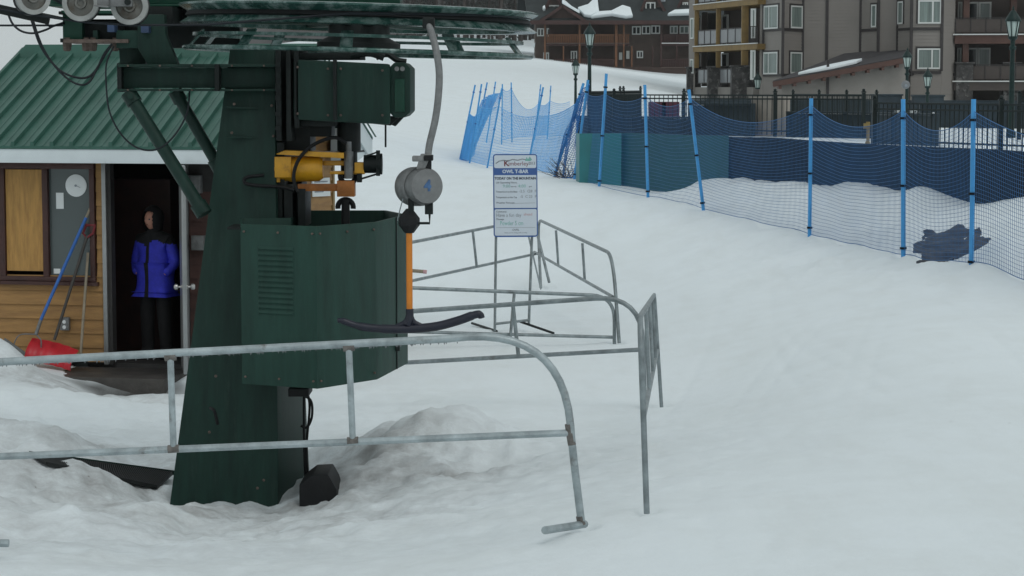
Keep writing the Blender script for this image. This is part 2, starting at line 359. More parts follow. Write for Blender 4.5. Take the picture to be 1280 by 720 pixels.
def height(x, y):
    z = tps(x, y)
    ml = np.array([[(px-640)/F*Y, Y] for px, Y in ((719,44.2),(779,42.8),(910,41.3),(1090,36.4),(1280,31.4),(1520,27),(2400,20))])
    sl_ = np.diff(ml[:,1])/np.diff(ml[:,0]); k_ = np.clip(np.searchsorted(ml[:,0], x)-1, 0, len(sl_)-1)
    d = (y-np.interp(x, ml[:,0], ml[:,1]))/np.sqrt(1+sl_[k_]**2)
    w_ = np.clip((d-.30)/.4, 0, 1)*np.clip((x-1.35-(y-44)*.02)/.5, 0, 1)*(1-np.clip((y-88)/35, 0, 1)); w_ = w_*w_*(3-2*w_)
    z = z*(1-w_)+(-1.05)*w_
    for bx, by, sx, sy, h in BUMPS: z = z+h*np.exp(-((x-bx)/sx)**2-((y-by)/sy)**2)
    a = lump(x, y)
    z = z+a*(.125*fbm(x*1.7, y*1.5, 3, 3)+.065*(np.abs(fbm(x*3.6, y*2.6, 9, 4))-.2)+.04*fbm(x*9, y*7, 15, 3)*np.clip((23-y)/5, 0, 1))
    near = np.clip((70-y)/30, 0, 1)
    z = z+near*((.010+.02*a)*fbm(x*.55, y*.55, 21, 4)+.006*vnoise(x*3.2+y*.9, y*1.1, 31))
    for c0, c1, c2, wd in ((1.2,.10,.010,.05),(1.45,.10,.010,.05),(2.9,-.06,.006,.06),(3.1,-.06,.006,.06),(.3,.22,-.004,.05),(2.2,.02,.004,.05),(3.6,.12,-.002,.05),(3.82,.12,-.002,.05),(1.9,.20,.0,.05),(2.1,.20,.0,.05)):   # old ski tracks
        z = z-.008*np.exp(-((x-c0-c1*(y-14)-c2*(y-14)**2)/wd)**2)*np.clip((y-8)/4, 0, 1)*np.clip((34-y)/10, 0, 1)*(.5+vnoise(x*.5, y*.4, 51))
    z = z+np.clip((y-70)/80, 0, 1)*.25*fbm(x*.09, y*.05, 41, 4)
    return z
def ghit(px, py, Y0=8., Y1=60.):
    Y = np.linspace(Y0, Y1, 1500); d = ray(px, py); z = height(d.x/d.y*Y, Y); k = int(np.argmax(z > d.z/d.y*Y)); return P(px, py, float(Y[k]))
def gz(x, y): return float(height(np.array([float(x)]), np.array([float(y)]))[0])
def make_ground():
    ys = np.r_[np.linspace(-60, 6.2, 30), 6.5*np.exp(np.arange(0, math.log(62/6.5), .0036)), 62*np.exp(np.arange(.02, math.log(900/62), .022))]
    t = np.linspace(-1, 1, 431); ext = np.array([1.06,1.14,1.26,1.45,1.75,2.2,2.9])
    t = np.r_[-ext[::-1], t, ext]
    Yg, Tg = np.meshgrid(ys, t, indexing='ij'); Xg = Tg*(.262*np.maximum(Yg, 0)+2.2)
    Z = height(Xg.ravel(), Yg.ravel()); nx = len(t); ny = len(ys)
    me = bpy.data.meshes.new('snow_ground')
    co = np.c_[Xg.ravel(), Yg.ravel(), Z]
    i = np.arange(nx*ny).reshape(ny, nx)
    q = np.stack([i[:-1,:-1], i[:-1,1:], i[1:,1:], i[1:,:-1]], -1).reshape(-1, 4)
    me.vertices.add(len(co)); me.vertices.foreach_set('co', co.ravel())
    me.loops.add(q.size); me.loops.foreach_set('vertex_index', q.ravel().astype(np.int32))
    me.polygons.add(len(q)); me.polygons.foreach_set('loop_start', np.arange(0, q.size, 4, dtype=np.int32))
    me.update(); me.validate(); me.polygons.foreach_set('use_smooth', np.ones(len(q), bool))
    x, y = co[:,0], co[:,1]
    def g(px, py, Y, sx, sy, h=1.):
        p = P(px, py, Y); return h*np.exp(-((x-p.x)/sx)**2-((y-p.y)/sy)**2)
    dirt = g(505,575,16.3,.42,.38,.6)+g(540,600,15.7,.5,.18,.5)+g(330,640,15.2,.9,.5,.5)+g(120,600,15.6,1.,.5,.35)+g(60,480,21.8,1.,.6,.6)+g(480,640,14.2,.6,.4,.35)+g(640,560,17,.5,.4,.2)+g(120,490,21.6,.9,.5,.6)+g(60,560,17.5,1.6,.8,.35)+g(180,640,14.8,2.4,3.6,.62)+g(430,560,17.0,.35,.5,.45)+g(560,620,15.5,.5,.4,.3)
    dirt = np.clip(dirt, 0, .85)
    mud = np.clip(g(162,480,22.5,.62,.3,1.5)-.35+.5*fbm(x*4, y*4, 77, 3), 0, 1)
    for nm, d in (('dirt', dirt), ('mud', mud)):
        a = me.attributes.new(nm, 'FLOAT', 'POINT'); a.data.foreach_set('value', d.astype(np.float32))
    me.materials.append(M['snow'])
    o = bpy.data.objects.new('snow_ground', me); COL.objects.link(o); o['kind'] = 'structure'
make_ground()
# wooded hillside far behind
def make_hills():
    xs = np.linspace(-140, 420, 90); ys = np.linspace(395, 800, 40)
    X, Y = np.meshgrid(xs, ys); up = 1/(1+np.exp(-(X+62-(Y-395)*.05)/7))
    Z = -4+up*(10+85*((Y-395)/405)**.8)+3*fbm(X*.03, Y*.03, 5, 4)*up
    mb = MB(); nx = len(xs)
    mb.add(np.c_[X.ravel(), Y.ravel(), Z.ravel()].tolist(), [(j*nx+i, j*nx+i+1, (j+1)*nx+i+1, (j+1)*nx+i) for j in range(len(ys)-1) for i in range(nx-1)])
    o = mb.build('wooded_hill', 'hills', smooth=180); o['kind'] = 'structure'
make_hills()

# ------------------------------------------------------------------ lift drive tower
TY = 16.3
tower = thing('lift_drive_tower', (P(297,622,16.1).x, 16.2, gz(-1.98,16.2)), 'dark green drive tower of the drag lift with big horizontal bullwheel on top', 'lift tower')
def rect(px0, px1, Y, dep, yaw, z):     # rectangle ring with its front face spanning px0..px1
    a = (px0-640)/F*Y; b = (px1-640)/F*Y; w = b-a; c = V((a+w/2, Y, z))
    ex = V((math.cos(yaw), math.sin(yaw), 0)); ey = V((-math.sin(yaw), math.cos(yaw), 0))
    return [c-ex*w/2, c+ex*w/2, c+ex*w/2+ey*dep, c-ex*w/2+ey*dep]
yaw = R(-9)
zb = P(300,655,15.85).z; zt = P(300,62,16.1).z
mb = MB(); rb = rect(200,346,15.8,.95,yaw,zb); rt = rect(288,346,16.0,.42,yaw,zt)
mb.hexa(rb+rt); mb.build('column', 'green', tower, .012)
# flange plates on the column upper front
mb = MB()
for y0 in (134, 171):
    p = P(282,y0,15.94); q = P(345,y0+2,15.98); mb.beam(p, q, .03, .012)
mb.build('weld_rib', 'green', tower)
mb = MB()
for px0, px1 in ((345,352),(358,364),(368,374)):
    a = P(px0,62,15.8); b = P(px1,62,15.8); c = P(px1,176 if px0 < 360 else 160,15.8)
    mb.hexa([V((a.x,15.75,c.z)), V((b.x,15.75,c.z)), V((b.x,16.5,c.z)), V((a.x,16.5,c.z)), V((a.x,15.75,a.z)), V((b.x,15.75,a.z)), V((b.x,16.5,a.z)), V((a.x,16.5,a.z))])
mb.build('mounting_plate', 'blacksteel', tower, .006)
# crossbeam (hollow box section, reaching left) with flanges and end cap
def pbox(mb, x0, y0, x1, y1, Y0, Y1):
    a = P(x0,y0,Y0); b = P(x1,y1,Y0); return mb.box(((a.x+b.x)/2, (Y0+Y1)/2, (a.z+b.z)/2), (abs(b.x-a.x), Y1-Y0, abs(b.z-a.z)))
mb = MB(); pbox(mb,150,85,344,110,15.95,16.25); pbox(mb,147,80,346,84,15.85,16.35); pbox(mb,147,111,346,114,15.85,16.35)
mb.build('crossbeam', 'green', tower, .006)
mb = MB(); pbox(mb,146,79,152,115,15.86,16.36); pbox(mb,268,80,274,114,15.80,15.93); mb.build('end_plate', 'blacksteel', tower, .004)
for a, b, w in (((163,120,15.9),(252,262,15.75),.046), ((221,118,16.2),(272,206,16.25),.042)):
    mb = MB(); mb.tube([P(*a), P(*b)], w, 16)
    d = (P(*b)-P(*a)).normalized(); mb.tube([P(*a)-d*.03, P(*a)+d*.06], w*1.25, 12); mb.tube([P(*b)-d*.05, P(*b)+d*.04], w*1.3, 12)
    for q in (a, b): mb.cyl(P(q[0],q[1],q[2]-.09), P(q[0],q[1],q[2]+.09), .022, 10)
    br = mb.build('diagonal_brace', 'green', tower)
# gussets and upper frame
mb = MB()
mb.prism([P(184,80,16.0), P(222,80,16.0), P(207,44,16.0), P(205,18,16.0), P(172,18,16.0), P(172,60,16.0)], (0,.12,0))
mb.prism([P(150,80,16.3), P(182,80,16.3), P(182,40,16.3), P(147,40,16.3)], (0,.10,0))
mb.build('gusset', 'green', tower, .004)
mb = MB(); pbox(mb,60,-60,500,5,17.0,17.4); pbox(mb,60,5,500,8,16.85,17.5); mb.build('upper_frame', 'greenb', tower, .008)
mb = MB(); pbox(mb,196,6,300,60,17.1,17.3); pbox(mb,180,8,216,30,16.6,17.2); mb.build('frame_web', 'blacksteel', tower, .006)
mb = MB(); pbox(mb,78,16,103,49,16.1,16.4); pbox(mb,76,13,160,17,16.0,16.5); mb.build('sheave_bracket', 'greenb', tower, .005)
mb = MB(); pbox(mb,103,24,190,52,16.42,16.5); pbox(mb,103,26,150,49,16.2,16.40); pbox(mb,75,48,80,53,16,16.5); pbox(mb,73,14,79,18,16,16.5); mb.build('bracket_web', 'blacksteel', tower, .004)
mb = MB(); pbox(mb,145,38,185,60,16.05,16.3); pbox(mb,116,38,122,50,16.1,16.2); mb.build('bracket_foot', 'green2', tower, .005)
mb = MB(); pbox(mb,176,32,186,41,15.9,16.05); pbox(mb,134,30,143,40,15.95,16.1); mb.build('junction_box', 'bluebox', tower, .004)
mb = MB(); pbox(mb,78,49,160,53.5,16.0,16.5)
for px in (84,108,116,144):
    c = P(px,58,16.08); mb.cyl(P(px,47,16.08), P(px,64,16.08), .020, 8); mb.lathe([(.034,-.016),(.034,.016)], P(px,56,16.08), (0,0,1), 6, caps=True); mb.lathe([(.030,-.012),(.030,.012)], P(px,61,16.08), (0,0,1), 6, caps=True)
mb.build('clamp_bolts', 'rust', tower)
# sheaves of the roller battery
def sheave(px, py, Y, r, tilt):
    r *= 14.97/Y; Y = 14.97
    c = P(px,py,Y); ax = V((math.sin(tilt), -math.cos(tilt), 0)); w = .045
    t = MB().lathe([(r*.72,-w),(r*.98,-w),(r,-w*.55),(r*.93,0),(r,w*.55),(r*.98,w),(r*.72,w)], c, ax, 40, True).build('sheave', 'sheave', tower, smooth=50)
    MB().lathe([(.001,w*.5),(r*.18,w*.5),(r*.2,w*.9),(r*.3,w*.9),(r*.34,w*.2),(r*.68,w*.2),(r*.73,w*.8),(r*.73,-w*.8),(.001,-w*.8)], c, ax, 32).build('hub_plate', 'sheavehub', t, smooth=40)
    MB().lathe([(r*1.0,-w*1.1),(r*1.04,-w*2.2),(r*.5,-w*2.4)], c, ax, 32).build('backing_disc', 'black', t)
sheave(41,-3,15.75,.120,.35); sheave(101,4,15.8,.128,.12); sheave(162,8,15.8,.130,.1)
mb = MB(); pbox(mb,134,-14,165,8,14.86,14.90); pbox(mb,121,-6,136,7,14.84,14.885); mb.beam(P(118,7,14.82), P(136,8.5,14.82), .02, .012)
mb.build('sheave_link', 'alu', tower, .004)
MB().cyl(P(159.5,2.5,14.83), P(159.5,2.5,14.95), .022, 12).build('axle_bolt', 'blacksteel', tower)
mb = MB(); mb.beam(P(-160,-24,15.2), P(61,25,15.2), .08, .062); mb.beam(P(50,17,15.2), P(79,23,16.1), .02, .016); mb.build('roller_arm', 'blacksteel', tower, .005)
MB().tube(bez([P(65,-2,16),P(74,2,16.05),P(82,8,16.1)]), .012, 8).build('hose', 'cable', tower)
cabs = [[(10,17,15.95),(16,30,15.95),(27,39,15.95),(42,41.5,15.95),(58,37,15.95),(68,32,16),(80,29,16.1)], [(56,28,15.9),(64,33,15.95),(80,28,16.1)],
 [(39,24,15.9),(44,40,15.9),(50,56,15.9),(60,72,15.9),(75,88,15.9),(92,96,15.9),(108,97,15.95),(120,88,16),(130,68,16),(140,55,16)],
 [(41,24,15.92),(48,46,15.9),(56,64,15.9),(68,82,15.9),(84,98,15.9),(100,106,15.9),(112,102,15.95),(122,84,16),(138,58,16)],
 [(142,58,16),(133,80,15.9),(133,110,15.8),(137,140,15.75),(150,166,15.7),(168,183,15.7),(188,188,15.7),(205,182,15.7),(222,164,15.75),(234,140,15.8),(237,114,15.9)]]
for k, c in enumerate(cabs): MB().tube(bez([P(*q) for q in c], 6), [.0085,.008,.0085,.008,.0065][k], 6).build('hanging_cable', 'cable', tower)
# bullwheel
WC = P(449,26,16.2); WAX = V((R(1.6), 0, 1)).normalized(); WR = 1.285
prof = [(WR-.16,-.055),(WR-.09,-.045),(WR-.02,-.055),(WR-.005,-.05),(WR-.06,-.015),(WR-.075,.01),(WR-.06,.035),(WR+.0,.07),(WR,.082),(WR-.02,.088),(WR-.10,.07),(WR-.16,.05)]
wheel = MB().lathe(prof, WC, WAX, 96, True).build('bullwheel', 'wheel', tower, smooth=40)
MB().lathe([(WR-.075,-.012),(WR-.045,.004),(WR-.06,.03),(WR-.08,.03)], WC, WAX, 96, True).build('rubber_liner', 'black', wheel, smooth=60)
MB().lathe([(WR-.16,-.140),(WR-.10,-.140),(WR-.10,-.118),(WR-.16,-.118)], WC, WAX, 96, True).build('lower_rim', 'wheel', wheel, smooth=40)
def wpt(a, r, h):
    u = WAX.cross(V((0,1,0))).normalized(); w = WAX.cross(u); return WC+WAX*h+u*math.cos(a)*r+w*math.sin(a)*r
for k in range(8): MB().beam(wpt(PI/8+k*PI/4,.16,-.01), wpt(PI/8+k*PI/4,WR-.12,-.01), .09, .05, WAX).build('spoke', 'green', wheel, .004)
MB().lathe([(.001,.1),(.2,.1),(.22,.06),(.22,-.12),(.3,-.16),(.3,-.22),(.001,-.22)], WC, WAX, 32).build('hub', 'blacksteel', wheel, smooth=40)
gr = MB().tube([wpt(2*PI*k/96, WR-.045, -.225) for k in range(96)], .0175, 10, closed=True).build('guard_ring', 'wheel', wheel, smooth=60)
for k in range(10):
    a = PI/10+k*PI/5; MB().beam(wpt(a,WR-.16,-.10), wpt(a,WR-.06,-.22), .085, .012, V((-math.sin(a),math.cos(a),0)).cross(wpt(a,1,0)-WC)).build('ring_bracket', 'wheel', wheel)
# gearbox
gx = P(430,110,16.1)
mb = MB()
def octo(x0, x1, y0, y1, ch):
    return [(x0,y0+ch),(x0+ch,y0),(x1-ch,y0),(x1,y0+ch),(x1,y1-ch),(x1-ch,y1),(x0+ch,y1),(x0,y1-ch)]
a = P(367,72,15.7); b = P(488,148,15.7)
mb.hexa([P(367,150,15.75),P(488,156,15.75),P(488,150,16.6),P(367,146,16.6),P(367,74,15.75),P(488,80,15.75),P(488,80,16.6),P(367,76,16.6)])
gb = mb.build('gearbox', 'green', tower, .02)
mb = MB(); pbox(mb,416,74,421,150,15.70,15.76); pbox(mb,376,150,420,158,15.85,16.5); pbox(mb,365,66,450,74,15.9,16.5); mb.build('flange', 'blacksteel', gb, .004)
mb = MB(); mb.prism([P(x,y,15.78) for x, y in octo(486,513,78,147,7)], (0,.75,0)); mb.build('end_cover', 'green', gb, .01)
mb = MB(); pbox(mb,493,98,506,140,15.765,15.80); mb.build('cover_panel', 'greenb', gb, .006)
for q in ((496,86),(503,86)): MB().cyl(P(q[0],q[1],15.70), P(q[0],q[1],15.8), .017, 10).build('sight_plug', 'alu', gb)
mb = MB(); mb.prism([P(458,154,15.85),P(472,146,15.85),P(500,146,15.85),P(488,157,15.85)], (0,.5,0)); mb.prism([P(490,148,15.9),P(505,146,15.9),P(494,158,15.9),P(489,156,15.9)], (0,.1,0)); mb.build('drain_bracket', 'blacksteel', gb, .004)
MB().cyl(P(482,152,15.9), P(482,184,15.9), .007, 8).build('drain_rod', 'black', gb)
mb = MB(); mb.tube(bez([P(470,72,15.9),P(484,68,15.9),P(496,75,15.9),P(508,77,15.9)]), .02, 8); mb.tube(bez([P(440,70,15.85),P(460,66,15.8),P(480,72,15.8)]), .025, 8); mb.build('oil_line', 'blacksteel', gb)
MB().lathe([(.085,0),(.085,-.22),(.06,-.23),(.06,-.42)], P(436,150,16.15), (0,0,1), 24, caps=True).build('drive_shaft', 'blacksteel', tower)
mb = MB()
for y in (78,92,106,120,140,158): pbox(mb,344,y,350,y+5,15.72,15.78)
mb.build('plate_bolt', 'blacksteel', tower)
# yellow motor group
my = 16.0
mot = MB().lathe([(.001,0),(.055,0),(.085,.02),(.085,.11),(.09,.12),(.09,.33),(.075,.35),(.07,.36),(.001,.36)], P(341,212,my), (1,0,.02), 28).build('electric_motor', 'yellow', tower, smooth=40)
mb = MB(); pbox(mb,343,196,364,222,my-.10,my+.05); mb.lathe([(.02,-.01),(.02,.01)], P(338,208,my), (0,1,0), 12, caps=True); pbox(mb,340,213,350,228,my-.07,my+.05); mb.build('terminal_box', 'yellow', mot, .012)
MB().cyl(P(331,221,my-.05), P(341,221,my-.05), .016, 10).build('cable_gland', 'alu', mot)
mb = MB(); mb.hexa([P(345,193,my-.12),P(430,198,my-.12),P(430,197,my+.15),P(345,191,my+.15),P(356,188,my-.12),P(430,191,my-.12),P(430,190,my+.15),P(356,187,my+.15)]); mb.build('motor_shelf', 'yellow', tower, .003)
mb = MB(); mb.lathe([(.033,-.09),(.033,.10),(.02,.10),(.02,.17)], P(436,207,my-.04), (0,0,1), 20, caps=True); mb.build('gear_housing', 'alu', tower)
mb = MB(); pbox(mb,443,203,455,217,my-.05,my+.06); pbox(mb,412,214,456,218,my-.03,my+.05); pbox(mb,404,201,430,207,my+.0,my+.06); mb.build('clutch_block', 'yellow', tower, .006)
mb = MB(); mb.lathe([(.065,0),(.065,.10),(.075,.10),(.075,.13)], P(455,205,my), (1,0,0), 24, caps=True); pbox(mb,470,188,475,220,my-.06,my-.03); mb.beam(P(455,196,my-.05), P(472,190,my-.05), .012, .012); mb.beam(P(450,224,my-.05), P(473,217,my-.05), .014, .014); pbox(mb,446,217,452,228,my-.07,my); mb.cyl(P(473,203,my), P(478,203,my), .035, 12); mb.build('brake_disc', 'blacksteel', tower)
mb = MB(); pbox(mb,372,230,424,239,my-.03,my+.03); pbox(mb,421,226,443,246,my-.07,my+.07); mb.build('coupling_arm', 'rustorange', tower, .004)
def yoke(px, py, up):
    c = P(px,py,my); pts = [c+V((math.cos(t)*.055, 0, math.sin(t)*.055*up)) for t in np.linspace(-.2, PI+.2, 14)]
    return MB().tube(pts, .019, 8)
yk = yoke(435,220,-1); yk2 = yoke(432,259,1); yk.v += yk2.v[:]; n0 = len(yk.v)//2; yk.f += [tuple(i+n0 for i in f) for f in yk2.f]
yk.cyl(P(432,250,my), P(432,300,my), .03, 12); yk.cyl(P(436,182,my), P(436,222,my), .016, 8)
yk.build('universal_joint', 'black', tower)
for pts in ([(372,240),(367,222),(372,202),(385,186),(402,176),(420,172),(433,180)], [(367,238),(352,234),(322,232),(307,229),(308,222),(330,219)]):
    MB().tube(bez([P(x,y,my-.14) for x, y in pts], 6), .013, 8).build('hose', 'black', tower)
mb = MB(); pbox(mb,352,150,388,190,16.05,16.5); pbox(mb,386,152,414,171,16.05,16.4); pbox(mb,346,226,378,282,16.2,16.6); mb.build('motor_bracket', 'blacksteel', tower, .01)
mb = MB()
for x, w, y0, y1 in ((346,10,178,280),(352,14,232,286),(372,10,236,284)): pbox(mb,x,y0,x+w,y1,15.95,16.4)
mb.build('motor_post', 'blacksteel', tower, .004)
# octagonal sheet housing, open on top
hz0, hz1 = P(395,486,14.9).z, P(395,283,14.9).z
plan = [(300,15.16),(395,14.9),(470,15.38),(509,16.3),(482,16.85),(385,16.85),(362,15.86),(300,15.8)]
pl = [V(((px-640)/F*Y, Y, 0)) for px, Y in plan]; cen = sum(pl, V((0,0,0)))/len(pl)
mb = MB(); n = len(pl); inn = [cen+(p-cen)*.975 for p in pl]
vs = [p+V((0,0,hz0)) for p in pl]+[p+V((0,0,hz1)) for p in pl]+[p+V((0,0,hz1)) for p in inn]+[p+V((0,0,hz0+.02)) for p in inn]
fs = []
for i in range(n):
    j = (i+1) % n; fs += [(i,j,n+j,n+i),(n+i,n+j,2*n+j,2*n+i),(2*n+i,2*n+j,3*n+j,3*n+i)]
fs += [tuple(range(n-1,-1,-1)), tuple(range(3*n,4*n))]
mb.add(vs, fs); hous = mb.build('drive_housing', 'green2', tower, .006)
mb = MB(); d = (pl[1]-pl[0]).normalized(); nn = V((d.y,-d.x,0))
for k in range(13):
    z = P(350,312+k*6.7,15.0).z; c = (pl[0]+pl[1])/2-d*.02+V((0,0,z))
    mb.add([c-d*.14+nn*.002+V((0,0,.018)), c+d*.14+nn*.002+V((0,0,.018)), c+d*.13+nn*.010, c-d*.13+nn*.010, c-d*.14+nn*.002-V((0,0,.012)), c+d*.14+nn*.002-V((0,0,.012))], [(0,1,2,3),(3,2,5,4),(0,3,4),(1,5,2)])
mb.build('louvre_panel', 'green2', hous, smooth=0)
mb = MB(); pm = pl[2]+(pl[3]-pl[2])*.62; mb.beam(pm+V((.004,-.004,hz0)), pm+V((.004,-.004,hz1)), .012, .006, (1,0,0)); mb.build('door_seam', 'black', hous)
MB().box(pm+V((.01,-.02,hz0+.16)), (.03,.04,.05)).build('door_latch', 'blacksteel', hous)
mb = MB(); pbox(mb,360,486,386,496,15.5,15.8); mb.build('cable_tray', 'black', hous, .006)
mb = MB(); mb.tube([P(292,288,15.1)+V((0,.5,0)), P(301,288,15.1)+V((0,.06,0))], .012, 8); pbox(mb,284,284,300,287,15.16,15.5); mb.build('housing_bracket', 'blacksteel', tower)
# inner boxes and cables under the housing, skirt at the base
mb = MB()
for pts in ([(372,492),(388,500),(390,520),(384,534),(376,532)], [(384,490),(387,510),(383,560),(385,600)], [(380,490),(380,540),(382,610)]): mb.tube(bez([P(x,y,15.95) for x, y in pts], 6), .010, 6)
mb.build('cable_bundle', 'black', tower)
MB().tube(bez([P(263,510,15.7),P(268,514,15.62),P(272,530,15.66)],5), .012, 8).build('grab_handle', 'black', tower)
mb = MB(); mb.prism([P(374,606,15.5),P(390,594,15.5),P(410,593,15.5),P(421,612,15.5),P(424,650,15.5),P(374,650,15.5)], (0,.45,0)); mb.build('anchor_box', 'black', tower, .01)
def bolt(p, ax, rr=.013):
    rr *= .8
    MB().lathe([(rr,0),(rr,.010),(rr*.6,.013),(.001,.013)], p, ax, 6).build('bolt', 'rust', tower)
for px, py in ((293,130),(340,132),(290,166),(342,170),(270,470),(262,540),(330,600),(322,610)): bolt(P(px,py,15.92 if py < 300 else 15.78), (-.15,-1,0))
nn_ = (pl[1]-pl[0]).normalized(); n1_ = V((nn_.y,-nn_.x,0)); nn2_ = (pl[2]-pl[1]).normalized(); n2_ = V((nn2_.y,-nn2_.x,0))
for f_ in (.05,.5,.95):
    for zz in (hz0+.05, hz1-.05): bolt(pl[0].lerp(pl[1],f_)+V((0,0,zz)), n1_, .010); bolt(pl[1].lerp(pl[2],f_)+V((0,0,zz)), n2_, .010)
for px, py in ((372,84),(372,142),(410,86),(410,144),(426,86),(426,144),(478,88),(478,144)): bolt(P(px,py,15.74), (0,-1,0), .012)
for px in (160,200,240,290,330):
    for py in (82.2,112.6): bolt(P(px,py,15.85), (0,-1,0), .010)
# walkway grating lying left of the tower base
wk = thing('metal_walkway', P(130,590,15.4), 'black metal grating half buried in snow left of the green tower base', 'walkway')
mb = MB(); A_, B_, C_, D_ = [ghit(*q)+V((0,0,.03)) for q in ((58,585),(196,614),(216,599),(38,574))]; D_.z += .01; C_.z += .02
for t in np.linspace(0, 1, 70): mb.beam(A_.lerp(B_, t), D_.lerp(C_, t), .006, .03)
for t in np.linspace(0, 1, 16): mb.beam(A_.lerp(D_, t)+V((0,0,.001)), B_.lerp(C_, t)+V((0,0,.001)), .010, .026)
mb.build('grating', 'grate', wk, smooth=0)
mb = MB(); mb.beam(D_, C_, .03, .035); mb.build('edge_channel', 'green', wk)

# ------------------------------------------------------------------ haul rope
mb = MB(); hw_ = WC+WAX*.012
u_ = [hw_ + V((math.cos(t)*(WR-.05), math.sin(t)*(WR-.05), 0)) for t in np.linspace(-PI/2, PI/2, 40)]
pts = [P(-900,-120,u_[0].y), P(-100,-4,u_[0].y), P(41,18.2,u_[0].y), P(101,27.2,u_[0].y), P(162,31.5,u_[0].y), P(255,31,u_[0].y)]+u_+[V((u_[-1].x-.2, u_[-1].y, WC.z)), V((-6, u_[-1].y, WC.z)), V((-30, u_[-1].y, WC.z+.3))]
mb.tube(pts, .009, 6)
tag(mb.build('haul_rope', 'cable'), 'thin dark steel rope running round the green bullwheel and off to the left', 'rope')

# ------------------------------------------------------------------ T-bar hanger
TB = 14.72
tb = thing('t_bar', P(512,405,TB), 'T-bar hanger marked 4 with round grey spring box, orange stick and black bar', 'T-bar')
MB().tube(bez([P(534,26,TB+.15),P(539,40,TB+.08),P(545,62,TB),P(549,90,TB),P(548,120,TB),P(544,150,TB),P(537,180,TB),P(535,196,TB)],6), .0235, 14).build('hanger_pipe', 'alu', tb)
mb = MB(); pbox(mb,528,22,543,36,TB+.1,TB+.24); mb.build('rope_grip', 'blacksteel', tb, .008)
mb = MB(); mb.hexa([P(520,212,TB-.05),P(531,212,TB-.05),P(531,212,TB+.05),P(520,212,TB+.05),P(526,192,TB-.04),P(540,192,TB-.04),P(540,192,TB+.04),P(526,192,TB+.04)]); pbox(mb,515,195,530,202,TB-.05,TB+.05); bx = mb.build('mount_clamp', 'alu', tb, .008)
mb = MB(); pbox(mb,530,194,541,201,TB-.06,TB+.06); pbox(mb,531,200,539,212,TB-.04,TB+.04); mb.build('clamp_block', 'black', bx, .004)
ax = V((.52,-1,.06)).normalized()
sb = MB().lathe([(.001,-.15),(.09,-.15),(.124,-.12),(.130,-.09),(.130,.02),(.122,.03)], P(524,233,TB+.05), ax, 40).build('spring_box', 'alu', tb, smooth=40)
MB().lathe([(.119,.02),(.122,.10),(.112,.125),(.001,.13)], P(524,233,TB+.05), ax, 40).build('drum_lid', 'drum', sb, smooth=30)
lx = V((-ax.y, ax.x, 0)).normalized(); lx = lx if lx.x > 0 else -lx
txt('4', .10, 'fadedblue', sb, P(524,233,TB+.05)+ax*.131, lx, (0,0,1), 'number', bold=.004)
mb = MB(); pbox(mb,510,248,517,268,TB-.03,TB+.05); pbox(mb,531,254,541,268,TB-.04,TB+.02); mb.tube([P(537,266,TB-.02),P(537,279,TB-.02),P(498,279,TB-.02)], .009, 8); mb.build('lever_arm', 'blacksteel', tb, .003)
MB().tube(bez([P(504,248,TB),P(500,262,TB),P(497,276,TB)]), .004, 6).build('trip_wire', 'galv', tb)
MB().lathe([(.02,.085),(.048,.052),(.070,.022),(.070,-.022),(.045,-.055),(.03,-.075)], P(511.5,277,TB), (0,0,1), 8, caps=True).build('rubber_bell', 'black', tb, smooth=20)
MB().tube([P(511.5,286,TB), P(512,392,TB)], .021, 14).build('stick', 'orange', tb)
mb = MB()
mb.tube(bez([P(512,386,TB),P(512,398,TB),P(509,406,TB)],5), [.026]*5+[.03]*6, 12)
mb.tube(bez([P(422,401,TB),P(428,401,TB),P(450,408,TB),P(480,411,TB),P(512,411,TB),P(545,408,TB),P(572,401,TB),P(592,394,TB),P(600,393,TB),P(602,398,TB)],6), [.016]*6+[.022]*6+[.027]*6+[.030]*24+[.026]*6+[.022]*6+[.013], 12)
for sg in (-1, 1): mb.tube(bez([P(512+sg*1,392,TB),P(512+sg*5,402,TB),P(512+sg*16,408,TB)],4), .017, 10)
mb.build('crossbar', 'navyplastic', tb, smooth=60)

# ------------------------------------------------------------------ pipe barriers
def arc_corner(a, c, b, r, n=9):   # points rounding corner c between a and b
    a, b, c = V(a), V(b), V(c); p = c+(a-c).normalized()*r; q = c+(b-c).normalized()*r
    return [p*(1-t)**2+c*2*t*(1-t)+q*t*t for t in np.linspace(0, 1, n)]
def barrier(label, pa, pb, feet, rails, ups, mname='galv', r=.021, corner=.35, squareA=False, extra=None, group='galvanised pipe barriers of the lift queue', liftA=0, tops=None):
    """pa,pb: top corner points; feet: (foot a, foot b); rails: list of (pt,pt); ups: list of (pt,pt)"""
    t = thing('pipe_barrier', ((feet[0] or pa)+(feet[1] or pb))/2, label, 'barrier', group)
    pts = []
    if feet[0]: pts += [feet[0]]+arc_corner(feet[0], pa, pb, corner)
    else: pts += [pa]
    if feet[1]: pts += arc_corner(pa, pb, feet[1], corner)+[feet[1]]
    else: pts += [pb]
    MB().tube(pts, r, 12).build('frame', mname, t)
    for a, b in rails: MB().tube([a, b], r*.92, 10).build('lower_rail', mname, t)
    for a, b in ups: MB().tube([a, b], r*.85, 10).build('upright', mname, t)
    for a, b in (extra or []): MB().tube([a, b], r, 10).build('foot_bar', mname, t)
    return t
Y = 11.7
